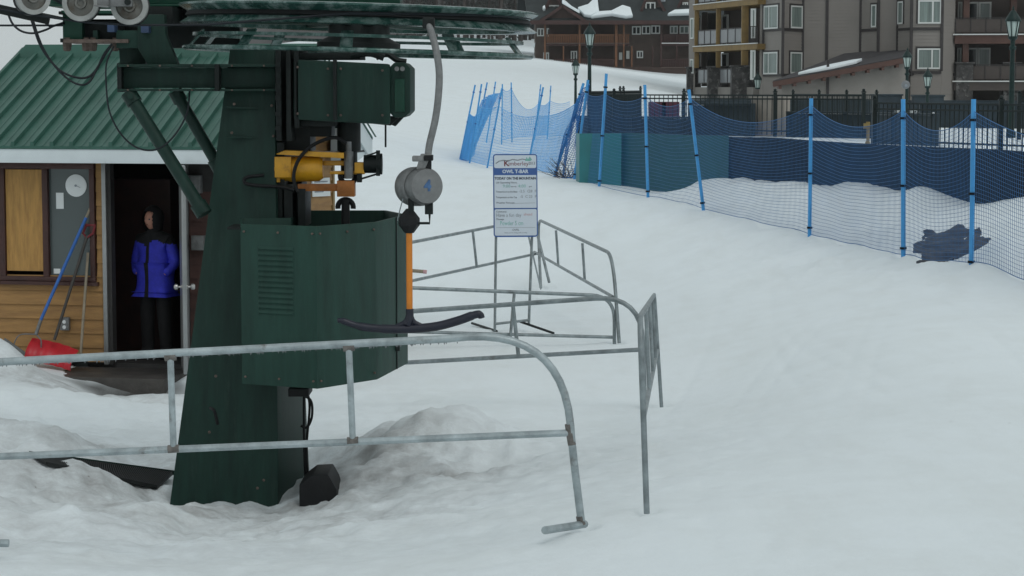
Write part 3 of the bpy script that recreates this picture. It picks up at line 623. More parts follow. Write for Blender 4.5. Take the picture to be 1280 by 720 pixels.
A = barrier('nearest galvanised pipe barrier, long, crossing in front of the green tower', P(-420,474,Y), P(560,423.4,Y), (P(-420,700,Y), None), [(P(-420,588,Y), P(712,541,Y))],
  [(P(213,446,Y), P(217,562,Y)), (P(436,434,Y), P(441,551,Y)), (P(-150,458,Y), P(-150,576,Y))], 'galvlight', .0208, .5, extra=[(P(681,663,11.3), P(731,655,11.75)), (P(-90,677,11.5), P(11,679,11.5)), (P(-40,572,Y), P(-36,678,Y-.2))])
MB().tube([P(560,423.4,Y)]+arc_corner(P(560,422.5,Y), P(703,414,Y), P(714,541,Y), .50, 12)+[P(714,545,Y),P(719,590,Y),P(727,655,Y)], .0208, 12).build('frame', 'galvlight', A)
M['weld'] = mat('brown weld scale', (.15,.14,.13), .8, .1, .4, 30, .3, 90)
for px, py in ((213,446),(217,561),(436,434),(441,551)):
    MB().tube([P(px-7,py+.5,Y), P(px+7,py-.4,Y)], .0216, 12).build('weld_joint', 'weld', A)
MB().tube([P(711,530,Y), P(715,556,Y)], .0220, 12).build('weld_joint', 'weld', A); MB().tube([P(725,645,Y), P(727,656,Y)], .0220, 12).build('weld_joint', 'weld', A)
mb = MB(); rg = random.Random(3)
for k in range(170):
    px = rg.uniform(-200,575); py = 474-(px+420)*(474-423.4)/980; p = P(px,py,Y); l = rg.uniform(.004,.013)
    mb.lathe([(.0001,-l),(.004,0)], p-V((0,0,.021)), (0,0,1), 5)
dr = mb.build('meltwater_drips', 'glassrail', A); dr['kind'] = 'stuff'
Y = 20.0
barrier('pipe barrier just behind the T-bar whose rounded end meets the edge-on barrier', P(330,402,20.6), P(802,369,Y), (None, P(806,512,Y)), [(P(330,463,20.6), P(801,437,Y))], [(P(641,380,20.2), P(648,444,20.2)), (P(420,396,20.4), P(424,458,20.4))], 'galv', .022, .42)
c0, c1 = P(800,396,12.0), P(818,368,20.0)
barrier('pipe barrier seen almost edge-on, running away from the camera', c0, c1, (P(808.5,642,12.0), P(827,510,20.0)), [(P(804,523,12.0), P(822,438,20.0))],
  [(c0.lerp(c1,t)-V((0,0,.02)), P(804,523,12.0).lerp(P(822,438,20.0),t)) for t in (.3,.55,.8)], 'galv', .0165, .22)
barrier('half buried pipe barrier behind the T-bar with its lower rail lying on the snow', P(380,354.5,24.6), P(768,370,25.6), (None, P(768,430,25.6)), [(P(380,411,24.6), P(766,421.5,25.6))], [(P(643,365,25.2), P(638,421,25.2))], 'galv', .021, .28)
barrier('pipe barrier right behind the sign, sloping up towards the sign', P(400,325,24), P(667,273.5,34), (None, P(686.5,353,33.4)), [(P(400,376,24), P(676,316,33.6))], [(P(591,289,29.8), P(596,334,29.8))], 'galv', .021, .12)
barrier('pipe barrier right of the sign running down towards the camera', P(672,274,33.5), P(766,318,25.7), (P(676,360,33), P(774,429,25.5)), [(P(668,315,33.5), P(766,371,25.7))], [(P(695,288,31.3), P(698,333,31.3)), (P(728,304,28.7), P(731,351,28.7))], 'galv', .021, .45)
# stray marker stub behind the T-bar
st = thing('snow_stake', P(520,340,27), 'small pale stake with a red tip lying on the snow beside the orange stick', 'stake')
MB().tube([P(500,337,27), P(529,339.5,27)], .022, 10).build('shaft', 'wood', st); MB().tube([P(529,339.5,27), P(533.5,340,27)], .024, 10).build('tip', 'inkpink', st)

# ------------------------------------------------------------------ lift sign
SY = 26.9
sg = thing('lift_sign', P(640,412,SY), 'white and blue lift information board on two thin pipe legs in the snow', 'sign')
c00, c10, c11, c01 = P(617,296.5,SY), P(671,294,SY+.05), P(673.5,192.5,SY+.15), P(619,193,SY+.1)
ex = (c10-c00); ex.z = 0; ex.normalize(); wS = .535; hS = 1.0; o0 = c00; ez = (c01-c00).normalized(); ez = (ez-ex*ez.dot(ex)).normalized(); nS = ex.cross(ez)
def sp(x, z, d=0.): return o0+ex*x*wS+ez*z*hS+nS*d
def rrect(x0, z0, x1, z1, r, d):
    out = []
    for cx, cz, a0 in ((x1-r/wS, z1-r, 0),(x0+r/wS, z1-r, 90),(x0+r/wS, z0+r, 180),(x1-r/wS, z0+r, 270)):
        for k in range(5):
            a = R(a0+k*22.5); out.append(sp(cx+math.cos(a)*r/wS, cz+math.sin(a)*r, d))
    return out
bd = MB().prism(rrect(0,0,1,1,.035,0), nS*.018).build('board', 'signblue', sg)
MB().prism(rrect(.025,.83,.975,.985,.02,.018), nS*.003).build('panel', 'signwhite', bd)
MB().prism(rrect(.025,.35,.975,.745,.008,.018), nS*.003).build('panel', 'signwhite', bd)
MB().prism(rrect(.025,.018,.975,.335,.018,.018), nS*.003).build('panel', 'signwhite', bd)
T = lambda s, size, m, x, z, al='CENTER', bold=0., sx=1., d=.0215: txt(s, size, m, bd, sp(x,z,d), ex, ez, 'lettering', al, .001, bold, sx)
T('K', .10, 'inkred', .30, .885, bold=.002); T('imberley', .070, 'inkred', .345, .882, 'LEFT')
T('2013', .05, 'ink', .80, .885, 'LEFT', sx=.8)
mb = MB(); mb.tube([sp(x, z, .022) for x, z in ((.06,.885),(.14,.915),(.24,.925),(.34,.915),(.44,.935),(.56,.925),(.66,.94),(.74,.93))], .006, 5); mb.build('hill_mark', 'inkgrey', bd)
mb = MB(); mb.prism([sp(x, z, .021) for x, z in ((.72,.915),(.76,.965),(.79,.935),(.83,.97),(.88,.93),(.84,.915))], nS*.001); mb.build('hill_mark', 'inkgreen', bd)
T('OWL T-BAR', .058, 'signwhite', .5, .788, bold=.002, d=.019); T('TODAY ON THE MOUNTAIN', .041, 'ink', .5, .705, bold=.0018, sx=.93)
T('Lift Operating Hours', .030, 'ink', .06, .655, 'LEFT'); T('9:00', .055, 'inkgreen', .30, .612); T('am to', .028, 'ink', .46, .608); T('4:00', .055, 'inkgreen', .65, .612); T('pm', .028, 'ink', .84, .608)
T('Temperature at the Base', .030, 'ink', .06, .545, 'LEFT', sx=.85); T('-2.5  C', .046, 'inkgrey', .58, .55, 'LEFT'); T('28  F', .046, 'inkgrey', .80, .55, 'LEFT')
T('Temperature at the Top', .030, 'ink', .06, .478, 'LEFT', sx=.85); T('-5  C', .046, 'inkgrey', .60, .485, 'LEFT'); T('23  F', .046, 'inkgrey', .80, .485, 'LEFT')
T('Weather Forecast', .030, 'ink', .06, .412, 'LEFT'); 
mb = MB(); mb.beam(sp(.42,.405,.0215), sp(.94,.41,.0215), .003, .002, nS); mb.beam(sp(.06,.115,.0215), sp(.94,.115,.0215), .003, .002, nS); mb.build('rule_line', 'inkgrey', bd)
T('Comments', .028, 'ink', .06, .305, 'LEFT'); T('Have a fun day', .060, 'inkgrey', .06, .262, 'LEFT', sx=.85); T('ahead', .045, 'inkpink', .68, .272, 'LEFT'); T('Message', .028, 'ink', .06, .215, 'LEFT')
T('Powder 5 cm', .075, 'inkgreen', .14, .165, 'LEFT', sx=.7); T('OWL', .036, 'ink', .5, .085); T('thank you for skiing with us today', .020, 'inkgrey', .5, .052)
for a, b in ((P(620,296,SY+.06), P(618.5,414,SY)), (P(665,295,SY+.06), P(661,407,SY))): MB().tube([a, b], .017, 10).build('leg', 'galv', sg)
MB().tube([P(618,405,SY), P(662,400,SY)], .016, 10).build('cross_bar', 'galv', sg)
for a, b in ((P(590,404,SY+.9), P(621,414,SY)), (P(650,402,SY+.1), P(692,416.5,SY-.5))): MB().tube([a, b], .015, 10).build('foot_bar', 'blacksteel', sg)
MB().tube([P(660,292,SY+.2), P(676,361,SY+5.5)], .012, 8).build('rear_stay', 'galv', sg)

# ------------------------------------------------------------------ lift hut
TH = R(11); HO = P(134,445,23.5); HO.z = 0
hx = V((math.cos(TH), -math.sin(TH), 0)); hy = V((math.sin(TH), math.cos(TH), 0))
def H(lx, ly, z): return HO+hx*lx+hy*ly+V((0,0,z))
def HL(px, py, ly=0.):
    p = hit(px, py, HO+hy*ly, hy); return (p-HO).dot(hx), p.z
HFL = -2.92; XL = HL(-62,300)[0]; HD = 3.8
def pxo(p): return 640+F*p.x/(p.y*CA-p.z*SA)
def solve(px, ly, z):
    lo, hi = 0., 8.
    for _ in range(50):
        m_ = (lo+hi)/2
        if pxo(H(m_, ly, z)) < px: lo = m_
        else: hi = m_
    return lo
XR = solve(415, HD, -1.5)
ztop = HL(134,196)[1]+.06
hut = thing('lift_hut', H((XL+XR)/2, HD/2, HFL), 'small tan lift hut with green ribbed metal roof and white fascia', 'hut')
def hbox(mb, x0, x1, y0, y1, z0, z1):
    return mb.hexa([H(x0,y0,z0),H(x1,y0,z0),H(x1,y1,z0),H(x0,y1,z0),H(x0,y0,z1),H(x1,y0,z1),H(x1,y1,z1),H(x0,y1,z1)])
dx0, dx1 = HL(140,300)[0], HL(226,300)[0]; dz1 = HL(180,204)[1]
wx0, wz0 = HL(2,350); wx1, wz1 = HL(119,203)
def boards(mb, spans_fn, z0, z1, face='front'):
    z = z0; bh = .150
    while z < z1-.005:
        zt_ = min(z+bh, z1)
        for a, b in spans_fn((z+zt_)/2):
            if face == 'front': pts = [H(a,-.026,z),H(b,-.026,z),H(b,0,z),H(a,0,z),H(a,-.008,zt_+.012),H(b,-.008,zt_+.012),H(b,0,zt_+.012),H(a,0,zt_+.012)]
            mb.hexa(pts)
        z = zt_
def spans(z):
    xs = [(XL, dx0-.09)] 
    if wz0-.02 < z < wz1+.02: xs = [(XL, wx0-.01), (wx1+.01, dx0-.09)]
    return xs
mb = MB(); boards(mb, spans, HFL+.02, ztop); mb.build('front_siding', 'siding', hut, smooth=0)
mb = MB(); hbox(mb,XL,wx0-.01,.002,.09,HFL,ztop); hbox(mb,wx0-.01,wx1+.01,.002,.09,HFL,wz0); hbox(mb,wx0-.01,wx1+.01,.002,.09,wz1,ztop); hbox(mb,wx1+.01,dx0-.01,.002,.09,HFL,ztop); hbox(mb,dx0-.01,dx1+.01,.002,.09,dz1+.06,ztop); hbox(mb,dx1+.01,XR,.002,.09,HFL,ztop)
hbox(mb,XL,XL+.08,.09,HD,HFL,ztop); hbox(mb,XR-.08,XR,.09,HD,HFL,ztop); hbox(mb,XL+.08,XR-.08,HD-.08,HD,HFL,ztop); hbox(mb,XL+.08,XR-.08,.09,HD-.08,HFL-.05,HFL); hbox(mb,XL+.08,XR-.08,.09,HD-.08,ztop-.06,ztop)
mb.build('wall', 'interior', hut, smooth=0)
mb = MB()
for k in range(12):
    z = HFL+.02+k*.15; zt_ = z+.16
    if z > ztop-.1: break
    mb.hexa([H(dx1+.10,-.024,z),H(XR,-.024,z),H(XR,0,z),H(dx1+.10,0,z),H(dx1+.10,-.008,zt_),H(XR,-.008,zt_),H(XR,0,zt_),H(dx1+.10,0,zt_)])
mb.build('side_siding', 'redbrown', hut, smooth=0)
# window
wf = MB(); fw = .07
for a in ((wx0,wx1,wz1-fw,wz1),(wx0,wx1,wz0,wz0+fw*.7),(wx0,wx0+fw,wz0+fw*.7,wz1-fw),(wx1-fw*.8,wx1,wz0+fw*.7,wz1-fw)): hbox(wf,a[0],a[1],-.05,.06,a[2],a[3])
mxa, mxb = HL(55,280)[0], HL(62,280)[0]; hbox(wf,mxa,mxb,-.045,.06,wz0+fw*.7,wz1-fw)
win = wf.build('window', 'winframe', hut, .006); MB().hexa([H(wx0-.03,-.07,wz0-.04),H(wx1+.03,-.07,wz0-.04),H(wx1+.03,0,wz0-.04),H(wx0-.03,0,wz0-.04),H(wx0-.03,-.07,wz0-.003),H(wx1+.03,-.07,wz0-.003),H(wx1+.03,0,wz0-.003),H(wx0-.03,0,wz0-.003)]).build('sill', 'winframe', win)
a0, b0 = HL(10,338); a1, b1 = HL(54,212); mb = MB(); hbox(mb,a0,a1,-.02,.0,b0,b1); mb.build('plywood_panel', 'ply', win)
gm = bpy.data.materials.new('window glass'); gm.use_nodes = True; b = gm.node_tree.nodes['Principled BSDF']; b.inputs['Base Color'].default_value = (.085,.105,.105,1); b.inputs['Roughness'].default_value = .12; M['hutglass'] = gm
mb = MB(); hbox(mb,mxb,wx1-fw*.8,.012,.02,wz0+fw*.7,wz1-fw); mb.build('pane', 'hutglass', win)
lx_, lz_ = HL(95,232); MB().lathe([(.115,0),(.118,.012),(.08,.02),(.001,.02)], H(lx_,.012,lz_), -hy, 32).build('thermometer_dial', 'paper', win)
mb = MB(); mb.beam(H(lx_,-.011,lz_), H(lx_+.05,-.011,lz_-.02), .006, .004); mb.cyl(H(lx_,-.008,lz_), H(lx_,-.016,lz_), .012, 10); mb.build('dial_hand', 'inkgrey', win)
a0, b0 = HL(70,261); a1, b1 = HL(79,241); mb = MB(); hbox(mb,a0,a1,.006,.010,b0,b1); mb.build('paper_note', 'paper', win)
a0, b0 = HL(67,342); a1, b1 = HL(75,336); mb = MB(); hbox(mb,a0,a1,.006,.010,b0,b1); mb.build('paper_note', 'paper', win)
# door frame, open leaf
mb = MB(); hbox(mb,dx0-.09,dx0-.045,-.05,.09,HFL,dz1+.06); hbox(mb,dx0-.045,dx1+.045,-.05,.09,dz1,dz1+.06); hbox(mb,dx1+.045,dx1+.09,-.05,.09,HFL,dz1+.06); df = mb.build('door_frame', 'doormetal', hut, .004)
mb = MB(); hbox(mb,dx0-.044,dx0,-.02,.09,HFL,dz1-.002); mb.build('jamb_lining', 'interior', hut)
hg = H(dx1+.03,-.06,0); vd = (V((0,0,0))-hg); vd.z = 0; vd.normalize(); side = V((-vd.y, vd.x, 0)); side = side if side.x > 0 else -side
vd2 = (vd*math.cos(.03)+side*math.sin(.03))
lf = MB(); e0 = hg; e1 = hg+vd2*.82
lf.hexa([V((p.x,p.y,z))+s for z in (HFL+.02, dz1) for p, s in ((e0,-side*.022),(e0,side*.022),(e1,side*.022),(e1,-side*.022))])
leaf = lf.build('door', 'doormetal', hut, .004)
zc = HL(230,350)[1]; ce = hg+vd2*.76
mb = MB(); mb.lathe([(.028,-.022),(.028,-.03),(.012,-.035),(.012,-.06),(.03,-.07),(.033,-.09),(.022,-.105),(.001,-.108)], V((ce.x,ce.y,zc)), side, 16); mb.lathe([(.028,.022),(.028,.03),(.012,.035),(.012,.06),(.03,.07),(.033,.09),(.022,.105),(.001,.108)], V((ce.x,ce.y,zc)), side, 16); mb.build('handle', 'chrome', leaf)
for px0, py0, px1, py1 in ((236,219,254,241),(243,294,258,312)):
    a0, b0 = HL(px0,py1); a1, b1 = HL(px1,py0); mb = MB(); hbox(mb,a0,a1,-.10,-.02,b0,b1); mb.build('electric_box', 'alu', hut, .006)
a0, b0 = HL(78,412); a1, b1 = HL(89,396); mb = MB(); hbox(mb,a0,a1,-.07,-.02,b0,b1); ob = mb.build('outlet_box', 'alu', hut, .006)
mb = MB()
for dz in (.035,.09): mb.cyl(H((a0+a1)/2,-.075,b0+dz), H((a0+a1)/2,-.068,b0+dz), .02, 12)
mb.build('socket_hole', 'paper', ob)
# roof
RO = .42; zE = HL(134,183,-RO)[1]; zR = HL(100,64,HD/2)[1]; RX0 = HL(-84,182,-RO)[0]; RX1 = solve(466, HD+RO, zE)
sl = (zR-zE)/(HD/2+RO)
mb = MB(); zB = zE-.02
mb.add([H(RX0,-RO,zE),H(RX1,-RO,zE),H(RX1,HD/2,zR),H(RX0,HD/2,zR),H(RX0,HD+RO,zE),H(RX1,HD+RO,zE), H(RX0,-RO,zE-.03),H(RX1,-RO,zE-.03),H(RX1,HD/2,zR-.03),H(RX0,HD/2,zR-.03),H(RX0,HD+RO,zE-.03),H(RX1,HD+RO,zE-.03)],
 [(0,1,2,3),(3,2,5,4),(6,9,8,7),(9,10,11,8),(0,6,7,1),(4,5,11,10),(0,3,9,6),(3,4,10,9),(1,7,8,2),(2,8,11,5)])
x = RX0+.03
while x < RX1:
    big = True
    for s_ in (0, 1):
        y0, y1 = (-RO-.004, HD/2) if s_ == 0 else (HD+RO+.004, HD/2)
        mb.hexa([H(x-.022,y0,zE+.001),H(x+.022,y0,zE+.001),H(x+.022,y1,zR+.001),H(x-.022,y1,zR+.001),H(x-.016,y0,zE+.045),H(x+.016,y0,zE+.045),H(x+.016,y1,zR+.045),H(x-.016,y1,zR+.045)])
        for xo in (.114,):
            mb.hexa([H(x+xo-.012,y0,zE+.001),H(x+xo+.012,y0,zE+.001),H(x+xo+.012,y1,zR+.001),H(x+xo-.012,y1,zR+.001),H(x+xo-.006,y0,zE+.006),H(x+xo+.006,y0,zE+.006),H(x+xo+.006,y1,zR+.006),H(x+xo-.006,y1,zR+.006)])
    x += .214
roof = mb.build('roof', 'roofgreen', hut, smooth=0)
mb = MB(); mb.hexa([H(RX0-.02,HD/2-.17,zR-.075),H(RX1+.02,HD/2-.17,zR-.075),H(RX1+.02,HD/2+.17,zR-.075),H(RX0-.02,HD/2+.17,zR-.075),H(RX0+.10,HD/2-.10,zR+.075),H(RX1,HD/2-.10,zR+.075),H(RX1,HD/2+.10,zR+.075),H(RX0+.10,HD/2+.10,zR+.075)]); mb.build('ridge_cap', 'roofgreen', roof, .004)
mb = MB(); hbox(mb,RX0+.02,RX1-.02,-RO+.01,-RO+.035,zE-.175,zE-.032); hbox(mb,RX0+.02,RX1-.02,HD+RO-.035,HD+RO-.01,zE-.175,zE-.032)
mb.build('fascia', 'white', hut, .003)
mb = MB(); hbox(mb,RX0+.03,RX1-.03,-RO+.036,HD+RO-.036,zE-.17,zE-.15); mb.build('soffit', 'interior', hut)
mb = MB()
for xx in (XL, XR-.08): MB().prism([H(xx,0,ztop),H(xx,HD,ztop),H(xx,HD/2,zR-.1)], hx*.08).build('gable_wall', 'siding', hut)
mb = MB(); z = HFL
while z < ztop-.02:
    zt_ = min(z+.15, ztop); mb.hexa([H(XR+.026,0,z),H(XR+.026,HD,z),H(XR,HD,z),H(XR,0,z),H(XR+.008,0,zt_+.012),H(XR+.008,HD,zt_+.012),H(XR,HD,zt_+.012),H(XR,0,zt_+.012)]); z = zt_
mb.build('end_siding', 'siding', hut, smooth=0)
mb = MB(); mb.prism([H(XR+.002,-.0,ztop+.012),H(XR+.002,HD,ztop+.012),H(XR+.002,HD/2,zR-.12)], hx*.03); mb.build('gable_siding', 'siding', hut)
mb = MB(); hbox(mb,XR,XR+.035,HD-.07,HD+.01,HFL,ztop); mb.build('corner_board', 'timber', hut)
for y0, za in ((HD/2+.02, zR-.01), (HD/2-.02, zR-.01)):
    y1 = HD+RO if y0 > HD/2 else -RO; mb = MB(); mb.hexa([H(RX1-.03,y0,za-.27),H(RX1-.005,y0,za-.27),H(RX1-.005,y1,zE-.29),H(RX1-.03,y1,zE-.29),H(RX1-.03,y0,za-.03),H(RX1-.005,y0,za-.03),H(RX1-.005,y1,zE-.035),H(RX1-.03,y1,zE-.035)]); mb.build('rake_board', 'white', hut)
mb = MB(); mb.prism([H(RX1-.035,HD-.28,zE-.29),H(RX1-.035,HD+RO-.04,zE-.18),H(RX1-.035,HD+RO-.04,zE-.05),H(RX1-.035,HD-.28,zE+.12)], hx*-.30); mb.build('eave_return', 'white', hut)
def HS(px, py): p = hit(px, py, H(XR+.03,0,0), hx); return p
mb = MB(); nq = [HS(389,223),HS(411,222),HS(412,245),HS(390,246)]; mb.prism(nq, hx*.012); nb = mb.build('notice', 'paper', hut)
mb = MB()
for a, b_, k in ((.12,.85,.2),(.08,.9,.38),(.1,.86,.56),(.1,.6,.74)):
    p = nq[0].lerp(nq[1],a).lerp(nq[3].lerp(nq[2],a),k)+hx*.013; q = nq[0].lerp(nq[1],b_).lerp(nq[3].lerp(nq[2],b_),k)+hx*.013; mb.beam(p, q, .004, .016)
mb.build('notice_text', 'inkgrey', nb)
# interior shelf things (dim shapes by the door)
mb = MB(); hbox(mb,dx0-.5,dx0+.22,1.2,1.6,HFL,HFL+1.9); mb.build('cupboard', 'winframe', hut)
# concrete step
stp = MB(); hbox(stp,dx0-.42,dx1+.10,-.85,-.03,HFL-.35,HFL-.03); tag(own_origin(stp.build('concrete_step', 'concrete', None, .02)), 'dark wet concrete step in front of the open hut door', 'step')

# tools leaning on the hut wall
t = thing('snow_scraper', H(-1.0,-.35,-2.9), 'long blue-handled snow rake with pale metal head leaning on the hut window', 'snow rake')
pa, pb = H(*HL(108,272,-.05)[:1],-.06,HL(108,272,-.05)[1]), H(HL(51,400,-.35)[0],-.35,HL(51,400,-.35)[1])
MB().tube([pa, pb], .017, 10).build('handle', 'bluehandle', t); d = (pb-pa).normalized()
MB().tube([pa-d*.16, pa], .013, 8).build('grip', 'wood', t)
hp = H(HL(45,418,-.38)[0],-.38,HL(45,418,-.38)[1]); MB().tube([pb, hp], .019, 10).build('socket', 'alu', t)
l0 = H(HL(4,427,-.42)[0],-.42,HL(4,427,-.42)[1]); l1 = H(HL(30,445,-.42)[0],-.42,HL(30,445,-.42)[1])
mb = MB(); mb.tube(bez([hp, H(HL(24,419,-.4)[0],-.4,HL(24,419,-.4)[1]), l0.lerp(l1,.45)],5), .007, 6); mb.tube(bez([hp, hp+V((.05,0,-.06)), hp+V((.05,0,-.14))],4), .008, 6); mb.build('brace_wire', 'alu', t)
mb = MB(); mb.beam(l0, l1, .01, .10, (0,-.3,1)); mb.build('blade', 'alu', t)
t = thing('snow_shovel', H(-.6,-.4,-2.95), 'red plastic snow shovel standing scoop down against the hut wall', 'shovel')
q0 = H(HL(68,425,-.35)[0],-.35,HL(68,425,-.35)[1]); q1 = H(HL(109,295,-.07)[0],-.07,HL(109,295,-.07)[1])
MB().tube([q0, q1], .016, 10).build('handle', 'darkwood', t)
d = (q1-q0).normalized(); mb = MB(); ga = q1-d*.02; gs = hx*.055
mb.tube([ga, ga+d*.05-gs, ga+d*.14-gs*.9], .013, 8); mb.tube([ga, ga+d*.05+gs, ga+d*.14+gs*.9], .013, 8); mb.tube([ga+d*.14-gs, ga+d*.14+gs], .015, 8); mb.build('grip', 'dullred', t)
sc = MB(); rows = []; C2 = [(38,424),(98,438)], [(30,446),(96,452)], [(32,455),(90,463)]
def hp_(px, py, ly): a = HL(px,py,ly); return H(a[0],ly,a[1])
grid = []
for j in range(9):
    tt = j/8
    top0, top1 = hp_(40,423,-.34), hp_(98,439,-.34); bo0, bo1 = hp_(31,452,-.52), hp_(88,464,-.52)
    a = top0.lerp(bo0, tt); b_ = top1.lerp(bo1, tt)
    for i in range(25):
        s_ = i/24; p = a.lerp(b_, s_); p = p-hy*(.10*(1-(2*s_-1)**2)*(-1 if True else 1))+hy*(.012*math.sin(s_*PI*9)); p = p - hy*(.07*math.sin(tt*PI)); grid.append(p)
sc.add(grid+[g+hy*.008+V((0,0,.004)) for g in grid], [(j*25+i, j*25+i+1, (j+1)*25+i+1, (j+1)*25+i) for j in range(8) for i in range(24)]+[(225+j*25+i, 225+(j+1)*25+i, 225+(j+1)*25+i+1, 225+j*25+i+1) for j in range(8) for i in range(24)])
sc.build('scoop', 'red', t, smooth=60)
mb = MB(); mb.tube([hp_(101,442,-.30), hp_(110,316,-.04)], .015, 10)
t = thing('garden_hoe', hp_(101,444,-.30), 'plain pale wooden handled ice chopper right of the red shovel', 'ice chopper'); mb.build('handle', 'wood', t)
mb = MB(); q = hp_(101,446,-.31); mb.box(q+V((0,-.02,-.04)), (.15,.012,.12)); mb.build('blade', 'blacksteel', t)

# ------------------------------------------------------------------ person in the doorway
def skinned(verts, edges, radii, lev=2):
    me = bpy.data.meshes.new('tmp'); me.from_pydata(verts, edges, []); ob = bpy.data.objects.new('tmp', me); COL.objects.link(ob)
    ob.modifiers.new('k', 'SKIN'); ob.modifiers.new('s', 'SUBSURF').levels = lev; ob.modifiers['s'].render_levels = lev
    for i, r in enumerate(radii):
        sv = me.skin_vertices[0].data[i]; sv.radius = r if isinstance(r, tuple) else (r, r); sv.use_root = (i == 0)
    bpy.context.view_layer.update()
    m = bpy.data.meshes.new_from_object(ob.evaluated_get(bpy.context.evaluated_depsgraph_get()))
    bpy.data.objects.remove(ob); return m
pc = H(HL(194,300,.50)[0], .50, HFL)
per = thing('person', pc, 'person in dark hood and blue jacket standing in the hut doorway looking left', 'person')
J = [(0,0,.92),(0,0,1.08),(0,0,1.25),(0,-.01,1.38),(0,-.02,1.46),(0,-.03,1.52),  # pelvis..neck 0-5
 (.17,0,1.37),(.25,.02,1.12),(.17,-.11,.98),(-.17,0,1.37),(-.25,.02,1.12),(-.17,-.11,.98), # arms, forearms to the front pockets
 (.10,0,.86),(.11,-.01,.50),(.12,.02,.10),(.12,-.12,.04),(-.10,0,.86),(-.11,-.01,.50),(-.12,.02,.10),(-.12,-.12,.04)]
E = [(0,1),(1,2),(2,3),(3,4),(4,5),(3,6),(6,7),(7,8),(3,9),(9,10),(10,11),(0,12),(12,13),(13,14),(14,15),(0,16),(16,17),(17,18),(18,19)]
Rr = [(.15,.11),(.135,.10),(.16,.11),(.14,.10),(.065,.065),(.055,.055),.062,.05,.04,.062,.05,.04,.085,.06,.045,.04,.085,.06,.045,.04]
yawp = R(-22)          # figure faces left and a little towards the camera
rot = Matrix.Rotation(yawp, 3, 'Z')
def put(me, name, mats, parent):
    for v in me.vertices: v.co = rot @ v.co
    me.polygons.foreach_set('use_smooth', [True]*len(me.polygons)); me.materials.clear()
    for m in mats: me.materials.append(M[m])
    o = bpy.data.objects.new(name, me); COL.objects.link(o); o.parent = parent; return o
body = skinned(J, E, Rr)
bm = bmesh.new(); bm.from_mesh(body)
hd = bmesh.ops.create_icosphere(bm, subdivisions=4, radius=1.)['verts']
for v in hd:
    x, y, z = v.co; 
    sx, sy, sz = .075, .098, .118
    p = V((x*sx, y*sy, z*sz))
    if z < 0: p.x *= 1-.28*(-z); p.y *= 1-.10*(-z)
    fr = max(0, -y)
    p.y -= .026*math.exp(-(x/.16)**2)*math.exp(-((z+.12)/.22)**2)*fr       # nose
    p.y -= .010*math.exp(-(x/.28)**2)*math.exp(-((z+.48)/.08)**2)*fr       # lips
    p.y -= .012*math.exp(-(x/.3)**2)*math.exp(-((z+.80)/.15)**2)*fr        # chin
    for e in (-.42, .42): p.y += .012*math.exp(-((x-e)/.17)**2)*math.exp(-((z-.06)/.12)**2)*fr
    p.x += .014*(1 if x > 0 else -1)*math.exp(-((y-.1)/.12)**2)*math.exp(-((z)/.2)**2)*abs(x)   # ears
    v.co = Matrix.Rotation(R(-12),3,'Z') @ (p+V((0,-.045,0)))+V((0,0,1.60))
bm.to_mesh(body); bm.free()
bd_ = put(body, 'body', ['skin'], per)
jk = skinned([J[i] for i in range(12)]+[(0,0,.78)], [e for e in E if max(e) < 12]+[(0,12)], [(.225,.165),(.205,.155),(.21,.15),(.18,.125),(.085,.085),(.07,.07),.085,.075,.06,.085,.075,.06,(.225,.17)], 3)
jidx = []
for p_ in jk.polygons:
    c = p_.center; jidx.append(1 if (c.z > 1.345+.02*math.sin(c.x*20) or (abs(c.x+.03) < .022 and c.y < 0)) else 0)
jo = put(jk, 'jacket', ['jacket', 'blackcloth'], per); jk.polygons.foreach_set('material_index', jidx)
tr = skinned([(0,0,.84)]+J[12:20], [(0,1),(1,2),(2,3),(3,4),(0,5),(5,6),(6,7),(7,8)], [(.14,.10),.10,.085,.075,.06,.105,.085,.075,.06]); put(tr, 'trousers', ['blackcloth'], per)
hb = bmesh.new(); hv = bmesh.ops.create_icosphere(hb, subdivisions=4, radius=1.)['verts']
bmesh.ops.delete(hb, geom=[v for v in hv if v.co.y < -.35 and -.95 < v.co.z < .48 and abs(v.co.x) < .60], context='VERTS')
for v in hb.verts: v.co = V((v.co.x*.112, v.co.y*.134+.004, v.co.z*.150-(.05 if v.co.z < -.4 else 0)))
for v in hb.verts: v.co = Matrix.Rotation(R(-12),3,'Z') @ (v.co+V((0,-.03,0)))+V((0,0,1.615))
hm_ = bpy.data.meshes.new('hood'); hb.to_mesh(hm_); hb.free(); put(hm_, 'hood', ['blackcloth'], per)
per.scale = (.95,.95,.94)
for s_ in (-1, 1):      # eyes
    e = MB().sphere(rot @ (Matrix.Rotation(R(-12),3,'Z') @ V((s_*.031,-.124,0))+V((0,0,1.607)))+pc, .010, 8).build('eye', 'ink', per)
mb = MB(); mb.tube([rot @ (Matrix.Rotation(R(-12),3,'Z') @ V((x,-.146+abs(x)*.25,0))+V((0,0,1.545)))+pc for x in (-.02,-.01,0,.01,.02)], .004, 6); mb.build('mouth', 'inkred', per)

